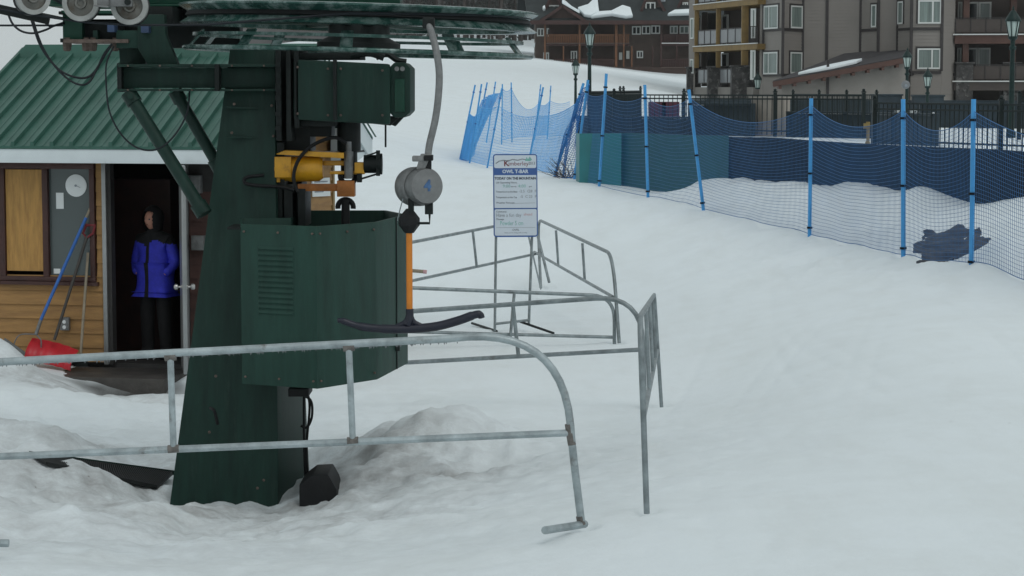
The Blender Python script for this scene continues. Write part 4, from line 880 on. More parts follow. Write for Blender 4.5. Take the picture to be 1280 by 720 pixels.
# ------------------------------------------------------------------ safety net: poles and nets
desc = {'p1':'thick blue net pole, nearest to the right edge of the picture','p2':'upright blue net pole, second one in from the right edge','p3':'upright blue net pole in front of the navy screen, third from the right edge',
'p4':'blue net pole leaning left in front of the apartment building corner','p5':'blue net pole right of the teal pad, leaning slightly left','p6':'blue net pole standing in front of the teal pad','p7':'slanting blue net pole at the left edge of the teal pad',
'p8':'slanting blue net pole beside the bare shrub','h':'leaning blue net pole directly above the lift sign','e2':'leaning blue net pole just left of the lift sign','b':'second leaning blue net pole from the left end of the net','a':'leftmost leaning blue net pole at the end of the net',
'c':'blue net pole in the bunched net, third from the left','d':'blue net pole leaning against the bunched net, fourth from the left','e':'upright thin blue net pole just right of the bunched net','f':'thin vertical blue net pole of the back net, left of the wide sag','g':'thin blue net pole of the back net crossing the leaning one','i':'thin blue net pole of the back net, rightmost of its row'}
PT = {}
for k, (bx_, by_, tx, ty, Y) in POLES.items():
    b_ = P(bx_, by_, Y); t_ = P(tx, ty, Y); PT[k] = (b_, t_)
    d = t_-b_; t = thing('net_pole', b_, desc[k], 'pole', 'blue poles of the safety net')
    r = .0285 if Y < 34 else (.0275 if Y < 46 else .021)
    MB().tube([b_-d.normalized()*.25, t_], r, 12).build('shaft', 'blue', t)
    for f_ in ((.05,.45,.88) if Y < 46 else (.5,.9)):
        p = b_+d*f_; MB().tube([p-d.normalized()*.014, p+d.normalized()*.014], r*1.5, 12).build('net_clip', 'bluehandle' if Y > 46 else 'navypad', t)
def net(label, tops, bots, sag, cell, rows, rad, mname, fold=0., bsag=0.0, name='safety_net'):
    """tops/bots: lists of points; hangs between them with sag per span"""
    T_ = []; B2 = []
    for i in range(len(tops)-1):
        L_ = (tops[i+1]-tops[i]).length; n_ = max(2, int(L_/cell))
        for k in range(n_ + (1 if i == len(tops)-2 else 0)):
            t = k/n_; s_ = sag[i] if isinstance(sag, (list, tuple)) else sag
            T_.append(tops[i].lerp(tops[i+1], t)-V((0,0,s_*4*t*(1-t)))); p = bots[i].lerp(bots[i+1], t)
            p.z = max(p.z, gz(p.x, p.y)+.02) if bsag == 0 else p.z; B2.append(p)
    n_ = len(T_); G = np.zeros((rows+1, n_, 3))
    Ta = np.array(T_); Ba = np.array(B2)
    if n_ > 30: kz = np.r_[np.full(6, Ba[0,2]), Ba[:,2], np.full(6, Ba[-1,2])]; Ba[:,2] = np.convolve(kz, np.ones(13)/13, 'valid')
    for j in range(rows+1):
        s_ = j/rows; G[j] = Ba*(1-s_)+Ta*s_
        G[j,:,1] += .05*np.sin(np.arange(n_)*cell*1.7+1)*math.sin(PI*s_)
        if fold: G[j,:,1] += fold*np.sin(np.arange(n_)*.9+j*.15); G[j,:,0] += fold*.5*np.sin(np.arange(n_)*.57+j*.23); G[j,:,2] += fold*.5*np.sin(np.arange(n_)*.71+j*.3)*math.sin(PI*s_)
    vs = []; fs = []
    def strand(line, r):
        o = len(vs); d = np.gradient(line, axis=0); d /= np.linalg.norm(d, axis=1)[:,None]+1e-9
        up = np.tile([0.,.35,.93], (len(line),1)); sd = np.cross(d, up); nn = np.linalg.norm(sd, axis=1)
        sd[nn < .05] = [1,0,0]; sd /= np.linalg.norm(sd, axis=1)[:,None]; uu = np.cross(sd, d)
        for a in (0, 2*PI/3, 4*PI/3): vs.extend((line+sd*math.cos(a)*r+uu*math.sin(a)*r).tolist())
        m = len(line)
        for a in range(3):
            b__ = (a+1) % 3; fs.extend([(o+a*m+i, o+b__*m+i, o+b__*m+i+1, o+a*m+i+1) for i in range(m-1)])
    for j in range(rows+1): strand(G[j], rad*(2.2 if j in (0, rows) else 1))
    for i in range(n_): strand(G[:,i], rad)
    me = bpy.data.meshes.new(name); me.from_pydata(vs, [], fs); me.materials.append(M[mname])
    o = bpy.data.objects.new(name, me); COL.objects.link(o); tag(o, label, 'net', 'blue safety nets'); return own_origin(o)
def along(k, f_): return PT[k][0].lerp(PT[k][1], f_)
R_top = P(1500,150,20.8); R_bot = P(1500,408,20.8); R_bot.z = gz(R_bot.x, R_bot.y)
net('blue mesh net along the snow bank at the right, on the four nearest poles', [along('p4',.93), along('p3',.95), along('p2',.93), along('p1',.93), R_top], [along('p4',.0), along('p3',.0), along('p2',.0), along('p1',.01), R_bot], [.32,.26,.24,.30], .047, 34, .0026, 'netdark')
net('blue mesh net hung before the teal and blue pads', [along('p7',.86), along('p6',.82), along('p5',.90), along('p4',.93)], [along('p7',.0), along('p6',.0), along('p5',.0), along('p4',.0)], [.05,.12,.16], .06, 27, .0025, 'netdark')
net('pale blue mesh net behind the lift sign, from the bunched end to the shrub', [along('b',.72), along('e2',.80), along('h',.66), along('p8',.80)], [along('b',.03), along('e2',.03), along('h',.03), along('p8',.03)], [.06,.12,.10], .085, 20, .0040, 'netpale')
net('far pale blue mesh net strung on the back row of thin poles', [along('e',.93), along('f',.90), along('g',.66), along('i',.72), P(712,127,82)], [along('e',.08), along('f',.08), along('g',.08), along('i',.08), P(714,170,82)], [.10,.42,.12,.1], .10, 17, .0046, 'netpale')
net('leftmost blue net panel between the end poles', [along('a',.62), along('b',.60), along('c',.70)], [along('a',.02), along('b',.03), along('c',.02)], [.05,.05], .06, 26, .0048, 'netpale')
net('blue net bunched into a dense diagonal fold at the left end', [P(603,127,62), P(612,120,63), P(622,117,66), P(628,110,66)], [P(573,206,58), P(577,209,57.5), P(583,203,58), P(590,190,60)], [0,0,0], .045, 34, .0065, 'netpale', .13, .1)
net('blue net gathered into a thick drape beside the teal pad', [P(722,128,45), P(727,119,44.8), P(732,108,44.6), P(735,104,44.5)], [P(690,223,45.6), P(697,221,45.4), P(706,222,45), P(716,222,44.6)], [0,0,0], .026, 38, .0055, 'netblue', .10, .1)

# ------------------------------------------------------------------ padded screen (mats) behind the net
mats_line = [(719,44.2),(724,43.6),(776,42.6),(779,42.75),(910,41.2),(1090,36.2),(1280,31.2),(1520,27)]
zt_ = -.885
def screen(name, label, seg, mname, cat, ztop_=zt_, sagamp=.02):
    mb = MB(); n_ = 24; fr = []; 
    for i in range(len(seg)-1):
        (x0, Y0), (x1, Y1) = seg[i], seg[i+1]
        for k in range(n_+(1 if i == len(seg)-2 else 0)):
            t = k/n_; fr.append(V(((x0-640)/F*Y0*(1-t)+(x1-640)/F*Y1*t, Y0+(Y1-Y0)*t, 0)))
    rows = 7; m = len(fr); vs = []
    for dy in (0, .09):
        for j in range(rows):
            for i, p in enumerate(fr):
                s_ = j/(rows-1); w = .035*math.sin(p.x*3.1)+.02*math.sin(p.x*7.7+j*.6)
                vs.append(V((p.x, p.y+dy+w*math.sin(PI*s_), -2.35+(ztop_+2.35)*s_-sagamp*abs(math.sin(p.x*1.35))*s_)))
    fs = [(j*m+i, j*m+i+1, (j+1)*m+i+1, (j+1)*m+i) for j in range(rows-1) for i in range(m-1)]; o = rows*m
    fs += [(o+j*m+i, o+(j+1)*m+i, o+(j+1)*m+i+1, o+j*m+i+1) for j in range(rows-1) for i in range(m-1)]
    t = (rows-1)*m; fs += [(t+i, t+i+1, o+t+i+1, o+t+i) for i in range(m-1)]
    fs += [(j*m, (j+1)*m, o+(j+1)*m, o+j*m) for j in range(rows-1)]+[(j*m+m-1, o+j*m+m-1, o+(j+1)*m+m-1, (j+1)*m+m-1) for j in range(rows-1)]
    mb.add(vs, fs); return tag(own_origin(mb.build(name, mname, smooth=50)), label, cat)
screen('padded_mat', 'bright teal padded mat at the left end of the screen', [(720,43.8),(724,43.2),(776.5,42.85)], 'tealpad', 'pad')
screen('padded_mat', 'blue green padded mat between the teal mat and the navy cloth', [(775.5,43.0),(910.5,41.2)], 'bluepad', 'pad')
screen('windscreen_cloth', 'long navy cloth screen along the terrace edge at the right', [(910,41.3),(1090,36.4),(1280,31.4),(1520,27)], 'navypad', 'screen', -.90, .03)
def crumpled_infill():  # dark surface standing in for the darkness of the hollow
    c = P(1190,312,28.1); n_ = 44; xs = np.linspace(c.x-.62, c.x+.52, n_); ys = np.linspace(c.y-1.5, c.y+1.5, n_); X, Y = np.meshgrid(xs, ys)
    u = (X-c.x+.02)/.44; v = (Y-c.y)/1.15; rr = np.sqrt((u-.25*v)**2+v**2)+.55*fbm(X*4, Y*2.2, 61, 4)
    G = height(X.ravel(), Y.ravel()).reshape(X.shape); Z = G+.05*(1-rr**2)+.03*np.abs(fbm(X*6, Y*3, 71, 3))*(rr < 1.1)
    Z = np.maximum(Z, G-.12); mb = MB(); o = n_*n_
    mb.add(np.c_[X.ravel(), Y.ravel(), Z.ravel()].tolist()+np.c_[X.ravel(), Y.ravel(), Z.ravel()-.015].tolist(), [(b*n_+a, b*n_+a+1, (b+1)*n_+a+1, (b+1)*n_+a) for b in range(n_-1) for a in range(n_-1)]+[(o+b*n_+a, o+(b+1)*n_+a, o+(b+1)*n_+a+1, o+b*n_+a+1) for b in range(n_-1) for a in range(n_-1)])
    return tag(own_origin(mb.build('navy_infill', 'navyhole', None, 0, 60)), 'dark navy tarp standing in for the dark hollow of the snow bank behind the right net', 'infill')
crumpled_infill()
# shrub
def shrub():
    mb = MB(); rg = random.Random(4); base = P(712,223,44.9); t = thing('bare_shrub', base, 'leafless brown shrub poking out of the snow between two slanting net poles', 'shrub')
    for k in range(30):
        a = rg.uniform(-1.25, .75); l = rg.uniform(.25, .62); q = base+V((rg.uniform(-.12,.12), rg.uniform(-.1,.1), -.05)); d = V((math.sin(a), rg.uniform(-.4,.4), math.cos(a)*.75)).normalized()
        pts = [q+d*l*s_+V((rg.uniform(-.02,.02),0,rg.uniform(-.02,.02))) for s_ in (0,.35,.7,1)]; mb.tube(pts, [.007,.006,.005,.003], 5)
        for s_ in (.5,.75):
            d2 = (d+V((rg.uniform(-.8,.8),rg.uniform(-.5,.5),rg.uniform(-.3,.5)))).normalized(); p = q+d*l*s_; mb.tube([p, p+d2*l*.35], [.004,.002], 4)
    mb.build('twigs', 'twig', t)
shrub()
# ------------------------------------------------------------------ picket fences on the terrace
def picket(label, x0, Y0, x1, Y1, ztop_, zbot, posts, gap=.125, rails=(0,-.075), finial=.06, name='picket_fence'):
    a = V(((x0-640)/F*Y0, Y0, 0)); b_ = V(((x1-640)/F*Y1, Y1, 0)); t = thing(name, (a+b_)/2+V((0,0,zbot)), label, 'fence'); L_ = (b_-a).length
    mb = MB()
    for r_ in rails: mb.beam(a+V((0,0,ztop_+r_)), b_+V((0,0,ztop_+r_)), .03, .03)
    mb.beam(a+V((0,0,zbot+.10)), b_+V((0,0,zbot+.10)), .03, .03); mb.build('rails', 'fence', t)
    mb = MB(); n_ = int(L_/gap)
    for k in range(n_+1): p = a.lerp(b_, k/n_); mb.beam(p+V((0,0,zbot+.02)), p+V((0,0,ztop_)), .017, .017, (0,1,0))
    mb.build('picket_row', 'fence', t)
    for s_ in posts:
        p = a.lerp(b_, s_); mb = MB(); mb.box(p+V((0,0,(ztop_+zbot)/2+.02)), (.07,.07,ztop_-zbot+.08)); mb.box(p+V((0,0,ztop_+.075)), (.09,.09,.025)); mb.sphere(p+V((0,0,ztop_+.11)), .035, 8); mb.build('post', 'fence', t)
    return t
picket('black picket fence with two top rails above the teal and blue pads', 736, 50, 1078, 45, -.185, -1.02, (0,.10,.37,.70,1.))
picket('second black picket fence with close pickets behind the first, at the top of the pads', 738, 56, 800, 66, -.13, -1.0, (.55,.62,1.), .11)
picket('taller dark fence section in front of the low annex roof', 990, 63, 1094, 58, -.22, -1.05, (0,.33,.66,1.), .10, (0,-.12))
picket('black picket fence behind the navy cloth at the right edge', 1092, 38.5, 1520, 31, -.285, -1.02, (0,.42,.9), .125, (0,-.10))
picket('short dark fence piece at the far right beside the big lamp post', 1272, 44, 1500, 42, -.22, -1.02, (0,.5), .10)
def quad_wall(name, label, cat, x0, Y0, x1, Y1, z0_, z1_, th, mname):
    a = V(((x0-640)/F*Y0, Y0, 0)); b_ = V(((x1-640)/F*Y1, Y1, 0)); mb = MB(); mb.beam(a+V((0,0,(z0_+z1_)/2)), b_+V((0,0,(z0_+z1_)/2)), th, z1_-z0_); 
    n_ = int((b_-a).length/.9)+1
    for k in range(n_+1): p = a.lerp(b_, k/n_); mb.box(p+V((0,0,(z0_+z1_)/2+.02)), (.1,th+.06,z1_-z0_+.05))
    mb.beam(a+V((0,0,z1_+.025)), b_+V((0,0,z1_+.025)), th+.08, .04); return tag(own_origin(mb.build(name, mname)), label, cat)
quad_wall('low_screen_wall', 'low dark teal boarded wall behind the picket fence above the pads', 'wall', 724, 50.5, 862, 48.5, -1.2, -.70, .12, 'darkwall')
quad_wall('low_screen_wall', 'dark boarded wall behind the bent stainless handrail and picket fence', 'wall', 862.5, 48.4, 940, 47.3, -1.2, -.40, .12, 'darkwall')
quad_wall('low_screen_wall', 'dark boarded wall right of the beige panel, below the tall fence section', 'wall', 985, 46.7, 1091, 45.2, -1.2, -.56, .12, 'darkwall')
quad_wall('low_screen_wall', 'dark boarded wall behind the upright stainless posts, left of the right-hand snow patch', 'wall', 1092, 41.5, 1168, 39.5, -1.2, -.52, .12, 'darkwall')
quad_wall('low_screen_wall', 'long dark wall beyond the snow patch at the right edge, behind the picket fence', 'wall', 1150, 58, 1560, 52, -1.3, -.46, .12, 'darkwall')
# stainless handrails, bollard, chairs
def pool_rail(label, pts, Y):
    mb = MB(); mb.tube(bez([P(x,y,Y) for x, y in pts], 6), .018, 8); t = tag(own_origin(mb.build('pool_handrail', 'steel')), label, 'handrail', 'stainless pool handrails'); return t
pool_rail('bent stainless handrail rising left of the tall dark fence section', [(905,168),(925,152),(945,137),(958,128),(965,128),(969,135),(970,166)], 49)
pool_rail('low small stainless handrail left of the taller bent one', [(878,164),(886,152),(898,146),(904,148),(906,164)], 49)
pool_rail('straight sloping stainless handrail behind the second pole from the right', [(1132,158),(1150,149),(1168,141)], 43)
for q, lb in (((1121,138,170),'left of two short upright stainless posts flanking the second net pole'),((1139,138,168),'right of two short upright stainless posts flanking the second net pole')):
    mb = MB(); mb.tube([P(q[0],q[1],43), P(q[0],q[2]+12,43)], .04, 10); mb.tube(bez([P(q[0],q[1]+2,43),P(q[0]+4,q[1],43),P(q[0]+8,q[1]+4,43),P(q[0]+8,q[2]+10,43)],4), .015, 8); tag(own_origin(mb.build('stainless_post', 'steel')), lb, 'post', 'short stainless posts')
mb = MB(); p = P(1093,186,36.9); mb.lathe([(.04,0),(.04,.05),(.028,.07),(.028,.34),(.034,.35),(.034,.39)], V((p.x,37.6,-.98)), (0,0,1), 12, caps=True); mb.box(V((p.x-.02,37.6,-.66)), (.1,.07,.09)); tag(mb.build('yellow_marker', 'yellowpost'), 'faded yellow marker post behind the navy cloth', 'marker post')
def patio_chair(px, Y, label):
    c = V(((px-640)/F*Y, Y, -1.0)); t = thing('patio_chair', c, label, 'chair', 'maroon chairs behind the picket fence')
    mb = MB(); mb.box(c+V((0,0,.30)), (.42,.42,.06)); mb.build('seat', 'maroon', t, .02); mb = MB(); mb.box(c+V((0,.2,.48)), (.42,.05,.34)); mb.build('backrest', 'maroon', t, .02)
    for sx in (-.18,.18):
        for sy in (-.18,.18): MB().cyl(c+V((sx,sy,0)), c+V((sx,sy,.3)), .015, 6).build('leg', 'steel', t)
patio_chair(822,51.2,'left maroon patio chair behind the picket fence'); patio_chair(838,51.2,'right maroon patio chair behind the picket fence')

# ------------------------------------------------------------------ street lamps
def lantern(t, c, s, post_to=None, glass='lampglass'):
    """c: bottom of lantern; s: scale (lantern body 0.45*s tall)"""
    n_ = 6
    MB().lathe([(.10*s,0),(.17*s,.40*s)], c, (0,0,1), n_, caps=True).build('lantern_glass', glass, t, smooth=20)
    mb = MB()
    for k in range(n_):
        a = 2*PI*k/n_; ref = V((math.cos(a), math.sin(a), 0)); mb.beam(c+ref*.105*s, c+ref*.178*s+V((0,0,.40*s)), .022*s, .022*s, (0,1,.1))
    mb.lathe([(.12*s,-.05*s),(.125*s,.01*s)], c, (0,0,1), 12, caps=True); mb.build('lantern_frame', 'lampgreen', t)
    MB().lathe([(.205*s,.385*s),(.21*s,.42*s),(.17*s,.50*s),(.10*s,.60*s),(.06*s,.66*s),(.03*s,.68*s),(.035*s,.72*s),(.012*s,.78*s),(.001,.80*s)], c, (0,0,1), 12).build('lantern_cap', 'lampgreen', t, smooth=40)
    if post_to is not None:
        h = c.z-post_to; MB().lathe([(.13*s,0),(.13*s,.25*s),(.085*s,.32*s),(.07*s,h*.5),(.06*s,h-.34*s),(.095*s,h-.32*s),(.095*s,h-.25*s),(.06*s,h-.22*s),(.06*s,h-.10*s),(.12*s,h-.05*s)], V((c.x,c.y,post_to)), (0,0,1), 12, caps=True).build('post', 'lampgreen', t, smooth=40)
def lamp(px, py, Y, s, label):
    c = P(px, py, Y); g_ = gz(c.x, c.y)-.1; t = thing('street_lamp', (c.x,c.y,g_), label, 'street lamp', 'green lantern lamp posts'); lantern(t, c, s, g_); return t
lamp(737,57,62,.80,'taller lantern lamp post, left of the picket fence before the brown chalet'); lamp(719.5,92,91,.82,'smaller lantern lamp post at the left, in front of the snow slope')
L3 = lamp(1266,46,46,.80,'large lantern lamp post near the right edge of the picture'); L4 = lamp(1134,84,73,.80,'lantern lamp post carrying a round white disc beside the annex roof')
MB().lathe([(.125,0),(.138,.01),(.138,.03),(.115,.045),(.001,.045)], P(1132,106,72.8), (0,-1,0), 28, caps=False).build('round_disc', 'glassrail', L4)
MB().lathe([(.045,0),(.05,.012),(.001,.012)], P(1132.5,107,72.75), (0,-1,0), 16).build('disc_centre', 'inkgrey', L4)
t = lamp(1159.5,108,84,.90,'smallest lantern lamp on a short post over a dark cabinet')
c = P(1162,140,101.5); mb = MB(); mb.box((c.x,102,c.z), (1.3,.9,1.4)); mb.box((c.x,102,c.z+.73), (1.4,1.,.08)); tag(own_origin(mb.build('dark_cabinet', 'darkwall', None, .02)), 'dark cabinet standing below the smallest lantern lamp', 'cabinet')
c = P(1110,140,103); mb = MB(); mb.box((c.x,103.5,c.z), (1.3,.9,1.5)); mb.box((c.x,103.5,c.z+.78), (1.4,1.,.08)); tag(own_origin(mb.build('dark_cabinet', 'darkwall', None, .02)), 'dark cabinet right of the tall fence section', 'cabinet')

# ------------------------------------------------------------------ apartment building
apt = thing('apartment_building', V(((1060-640)/F*138, 140, -2)), 'large taupe sided apartment block with bay windows and timber balconies', 'building')
ZT = 13.0; ZB = -2.6
def W(px, Y, z=0.): return V(((px-640)/F*Y, Y, z))
def facade_boards(mb, p, q, z0_, z1_, step=.20):
    d = (q-p).normalized(); n_ = V((d.y,-d.x,0)); z = z0_
    while z < z1_-.01:
        a = min(z+step, z1_); mb.add([p+n_*.025+V((0,0,z)), q+n_*.025+V((0,0,z)), q+n_*.004+V((0,0,a)), p+n_*.004+V((0,0,a)), p+V((0,0,z)), q+V((0,0,z))], [(0,1,2,3),(4,5,1,0)]); z = a
line = [(948,137.2),(953,137),(976.5,134.2),(1001,136),(1073,135),(1095,133.4),(1119,133.4),(1136,131.4),(1174,131.2),(1190,132.5)]
pts = [W(*q) for q in line]
mb = MB(); mbk = MB()
for i in range(len(pts)-1): facade_boards(mb, pts[i], pts[i+1], -1.2+.75, ZT)
for i in range(len(pts)-1): mbk.add([pts[i]+V((0,.0,ZB)), pts[i+1]+V((0,.0,ZB)), pts[i+1]+V((0,0,ZT)), pts[i]+V((0,0,ZT))], [(0,1,2,3)])
mb.build('lap_siding', 'apt', apt, smooth=0)
far = [W(1190,150),W(948,150)]
mbk.add([pts[-1]+V((0,0,ZB)), far[0]+V((0,0,ZB)), far[0]+V((0,0,ZT)), pts[-1]+V((0,0,ZT))], [(0,1,2,3)]); mbk.add([far[0]+V((0,0,ZB)), far[1]+V((0,0,ZB)), far[1]+V((0,0,ZT)), far[0]+V((0,0,ZT))], [(0,1,2,3)]); mbk.add([far[1]+V((0,0,ZB)), pts[0]+V((0,0,ZB)), pts[0]+V((0,0,ZT)), far[1]+V((0,0,ZT))], [(0,1,2,3)])
mbk.build('wall', 'aptbase', apt, smooth=0)
mb = MB()
for px, Y, zl in ((952.5,137,.75),(976.5,134.2,.75),(1001,136,.75),(1031,135.6,1.2),(1073,135,2.),(1095,133.4,2.),(1119,133.4,2.),(1136,131.4,.9),(1174,131.2,.9)):
    p = W(px,Y-.03); mb.box(p+V((0,0,(ZT+zl)/2)), (.16,.16,ZT-zl))
def band(x0, Y0, x1, Y1, z, h=.16): mb.beam(W(x0,Y0-.04,z), W(x1,Y1-.04,z), .12, h)
for yy in (37.5, 94): 
    z = P(960,yy,136).z; band(953,137,976.5,134.2,z); band(976.5,134.2,1001,136,z)
for yy in (36, 90.5):
    z = P(1140,yy,131.4).z; band(1119,133.4,1136,131.4,z); band(1136,131.4,1174,131.2,z)
band(1073,135,1095,133.4,P(1080,37.5,134).z); band(1136,131.4,1190,132.5,P(1150,93,131.4).z)
mb.build('trim', 'apttrim', apt)
def window(parent, p0, p1, z0_, z1_, mull=(), glass='glasscurt', fr=.09, dark=True):
    """window on the plane through p0-p1 (already positioned slightly proud)"""
    d = (p1-p0).normalized(); n_ = V((d.y,-d.x,0)); w = (p1-p0).length
    def bar(mb, a, b_, za, zb_, t0, t1):
        A0 = p0+d*a; B0 = p0+d*b_; mb.hexa([A0+n_*t1+V((0,0,za)), B0+n_*t1+V((0,0,za)), B0+n_*t0+V((0,0,za)), A0+n_*t0+V((0,0,za)), A0+n_*t1+V((0,0,zb_)), B0+n_*t1+V((0,0,zb_)), B0+n_*t0+V((0,0,zb_)), A0+n_*t0+V((0,0,zb_))])
    mb = MB(); bar(mb,0,w,z1_-fr,z1_,.02,.09); bar(mb,0,w,z0_,z0_+fr,.02,.09); bar(mb,0,fr,z0_+fr,z1_-fr,.02,.09); bar(mb,w-fr,w,z0_+fr,z1_-fr,.02,.09)
    for m_ in mull: bar(mb,w*m_-fr*.5,w*m_+fr*.5,z0_+fr,z1_-fr,.02,.085)
    f_ = mb.build('window', 'winwhite', parent); g_ = MB(); bar(g_,fr,w-fr,z0_+fr,z1_-fr,.03,.055); g_.build('pane', glass, f_)
    if dark: g2 = MB(); bar(g2,-.10,w+.10,z1_,z1_+.10,.02,.07); bar(g2,-.10,0,z0_,z1_,.02,.07); bar(g2,w,w+.10,z0_,z1_,.02,.07); g2.build('surround', 'apttrim', f_)
def onl(pa, Ya, pb, Yb, px): t = (px-pa)/(pb-pa); return W(px, Ya+(Yb-Ya)*t)
def z_at(py, Y): return (108-py)/F*Y
for y0, y1, g_ in ((8,37,'glasscurt'),(65.5,93,'glasscurt'),(-49,-20,'glasscurt')):
    L0 = (953,137,976.5,134.2); window(apt, onl(*L0,954), onl(*L0,971.5), z_at(y1,136), z_at(y0,136), (.36,), g_)
    L0 = (976.5,134.2,1001,136); window(apt, onl(*L0,985), onl(*L0,999.5), z_at(y1-1,135), z_at(y0,135), (), g_)
    L0 = (1136,131.4,1174,131.2); window(apt, onl(*L0,1144), onl(*L0,1173), z_at(y1-6.5,131.4), z_at(y0-6.5+(2 if y0 > 50 else 0),131.4), (.63,), g_)
for y0, y1 in ((7,35),(-50,-22)):
    L0 = (1073,135,1095,133.4); window(apt, onl(*L0,1087), onl(*L0,1093.5), z_at(y1,134), z_at(y0,134), (), 'glasscurt')
    L0 = (1119,133.4,1136,131.4); window(apt, onl(*L0,1120), onl(*L0,1126.5), z_at(y1-4,133), z_at(y0-4,133), (), 'glasscurt')
# left balcony wing (receding face) : wall behind, slabs, posts, glass rails
wa, wb = W(864,149), W(944,137.4); wd = (wb-wa).normalized(); wn = V((wd.y,-wd.x,0))
def WW(px): t = ((px-640)/F*wa.y-wa.x); # param by pixel
def wpt2(px, off=0., z=0.):
    r_ = ray(px,108); o = wa+wn*off; n2 = wn; k = o.dot(n2)/V((r_.x,r_.y,0)).dot(n2); p = V((r_.x*k, r_.y*k, z)); return p
mb = MB(); ba, bb = wa-wn*2.2, wb-wn*2.2
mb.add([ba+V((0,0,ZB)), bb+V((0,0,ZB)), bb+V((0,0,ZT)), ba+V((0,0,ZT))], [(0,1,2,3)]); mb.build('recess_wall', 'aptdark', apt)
mb = MB(); facade_boards(mb, W(860,149.2), W(868,148.2), -.3, ZT); mb.add([W(860,149.2,ZB), W(868,148.2,ZB), W(868,148.2,ZT), W(860,149.2,ZT)], [(0,1,2,3)]); mb.add([W(860,149.2,ZB), W(862,160,ZB), W(862,160,ZT), W(860,149.2,ZT)], [(0,1,2,3)]); mb.build('wing_wall', 'apt', apt, smooth=0)
window(apt, W(863,148.8)+wn*.02, W(867.2,148.2)+wn*.02, z_at(49,148), z_at(23,148), (), 'glasscurt', .09, False); window(apt, W(863,148.8)+wn*.02, W(867.2,148.2)+wn*.02, z_at(92,148), z_at(74,148), (), 'glasscurt', .09, False)
pxs = (870.5,897.5,930.5)
def zrow(py_ref, px, off=0.): return None
zs1 = z_at(57,141); zs2 = z_at(3.,141); zs0 = z_at(107,141)       # slab levels
for zlev in (zs1, zs2, zs2+2.72):
    mb = MB(); a = wpt2(866,.25,zlev); b_ = wpt2(946,.25,zlev); mb.beam(a-wn*1.2+V((0,0,-.16)), b_-wn*1.2+V((0,0,-.16)), 2.4, .34); mb.build('balcony_beam', 'timber', apt)
    mb = MB(); mb.beam(a-wn*.0+V((0,0,.045)), b_+V((0,0,.045)), .1, .06); mb.build('slab_edge', 'winwhite', apt)
for px in pxs:
    w_ = .42 if px > 920 else .30
    for za, zb_ in ((z_at(84,140), zs1-.34),(zs1+.08, zs2-.34),(zs2+.08, zs2+2.4)):
        mb = MB(); p = wpt2(px,.05); mb.box(p+V((0,0,(za+zb_)/2)), (w_,w_,zb_-za)); mb.build('timber_post', 'timber', apt, .02)
for px, w_ in ((867,.9),(897,1.3),(933,1.9)):
    mb = MB(); p = wpt2(px,-.1); hgt = z_at(84,140); mb.box(p+V((0,0,(hgt-3.0)/2)), (w_,1.,hgt+3.0)); mb.box(p+V((0,0,hgt+.05)), (w_+.15,1.15,.10)); mb.build('stone_pier', 'stone', apt, .03)
for zl in (zs1, zs2, zs0+.0):
    for a_, b2_, n_ in ((872.5,895.5,3),(900,928,3)):
        p = wpt2(a_,.10); q = wpt2(b2_,.10); mb = MB()
        mb.beam(p+V((0,0,zl+1.05)), q+V((0,0,zl+1.05)), .06, .06); mb.beam(p+V((0,0,zl+.16)), q+V((0,0,zl+.16)), .05, .05)
        for k in range(n_+1): s_ = p.lerp(q, k/n_); mb.beam(s_+V((0,0,zl+.1)), s_+V((0,0,zl+1.05)), .06, .06, (0,1,0))
        rl = mb.build('balcony_rail', 'apttrim', apt); mb = MB(); mb.beam(p+V((0,0,zl+.6))-wn*.01, q+V((0,0,zl+.6))-wn*.01, .02, .82); mb.build('glass_panel', 'glassrail', rl)
def bw(px): 
    r_ = ray(px,108); o = ba+wn*.03; k = o.dot(wn)/V((r_.x,r_.y,0)).dot(wn); return V((r_.x*k, r_.y*k, 0))
for zl in (zs0, zs1, zs2):
    window(apt, bw(872.5), bw(876.5), zl+.2, zl+2.2, (), 'glasscurt', .1, False); window(apt, bw(903), bw(911), zl+.1, zl+2.15, (.78,), 'glassdark', .1, False)
    mb = MB(); p, q = bw(884.5), bw(896); mb.beam(p+V((0,0,zl+1.2)), q+V((0,0,zl+1.2)), .06, 2.3); mb.build('patio_door', 'glassdark', apt)
    mb = MB(); p, q = bw(877), bw(884); mb.beam(p+V((0,0,zl+1.2)), q+V((0,0,zl+1.2)), .05, 2.5); mb.build('wall_panel', 'apt', apt)
    window(apt, W(936,137.6)+V((0,-.3,0)), W(942.5,137.5)+V((0,-.3,0)), zl+.35, zl+2.15, (.3,), 'glasscurt', .1, False)
    if zl != zs0:
        mb = MB(); p, q = W(934.5,136.7), W(944.5,136.5); mb.beam(p+V((0,0,zl+1.05)), q+V((0,0,zl+1.05)), .05, .05); mb.beam(p+V((0,0,zl+.1)), q+V((0,0,zl+.1)), .05, .05)
        for k in range(6): s_ = p.lerp(q, k/5); mb.beam(s_+V((0,0,zl+.1)), s_+V((0,0,zl+1.05)), .04, .04, (0,1,0))
        mb.build('balcony_rail', 'apttrim', apt)
mb = MB(); mb.beam(wpt2(866,-.2,zs0-.65), wpt2(946,-.2,zs0-.65), .5, 1.1); mb.build('base_timber', 'aptbase', apt)
# wall next to the wing, wall lantern
wl = thing('wall_lantern', P(947,112,134), 'green wall lantern fixed at the corner by the stone pier', 'lamp'); lantern(wl, P(947,110,134), 1.25); MB().beam(P(947,101,134), P(947,101,136.5), .06, .06).build('bracket', 'lampgreen', wl)
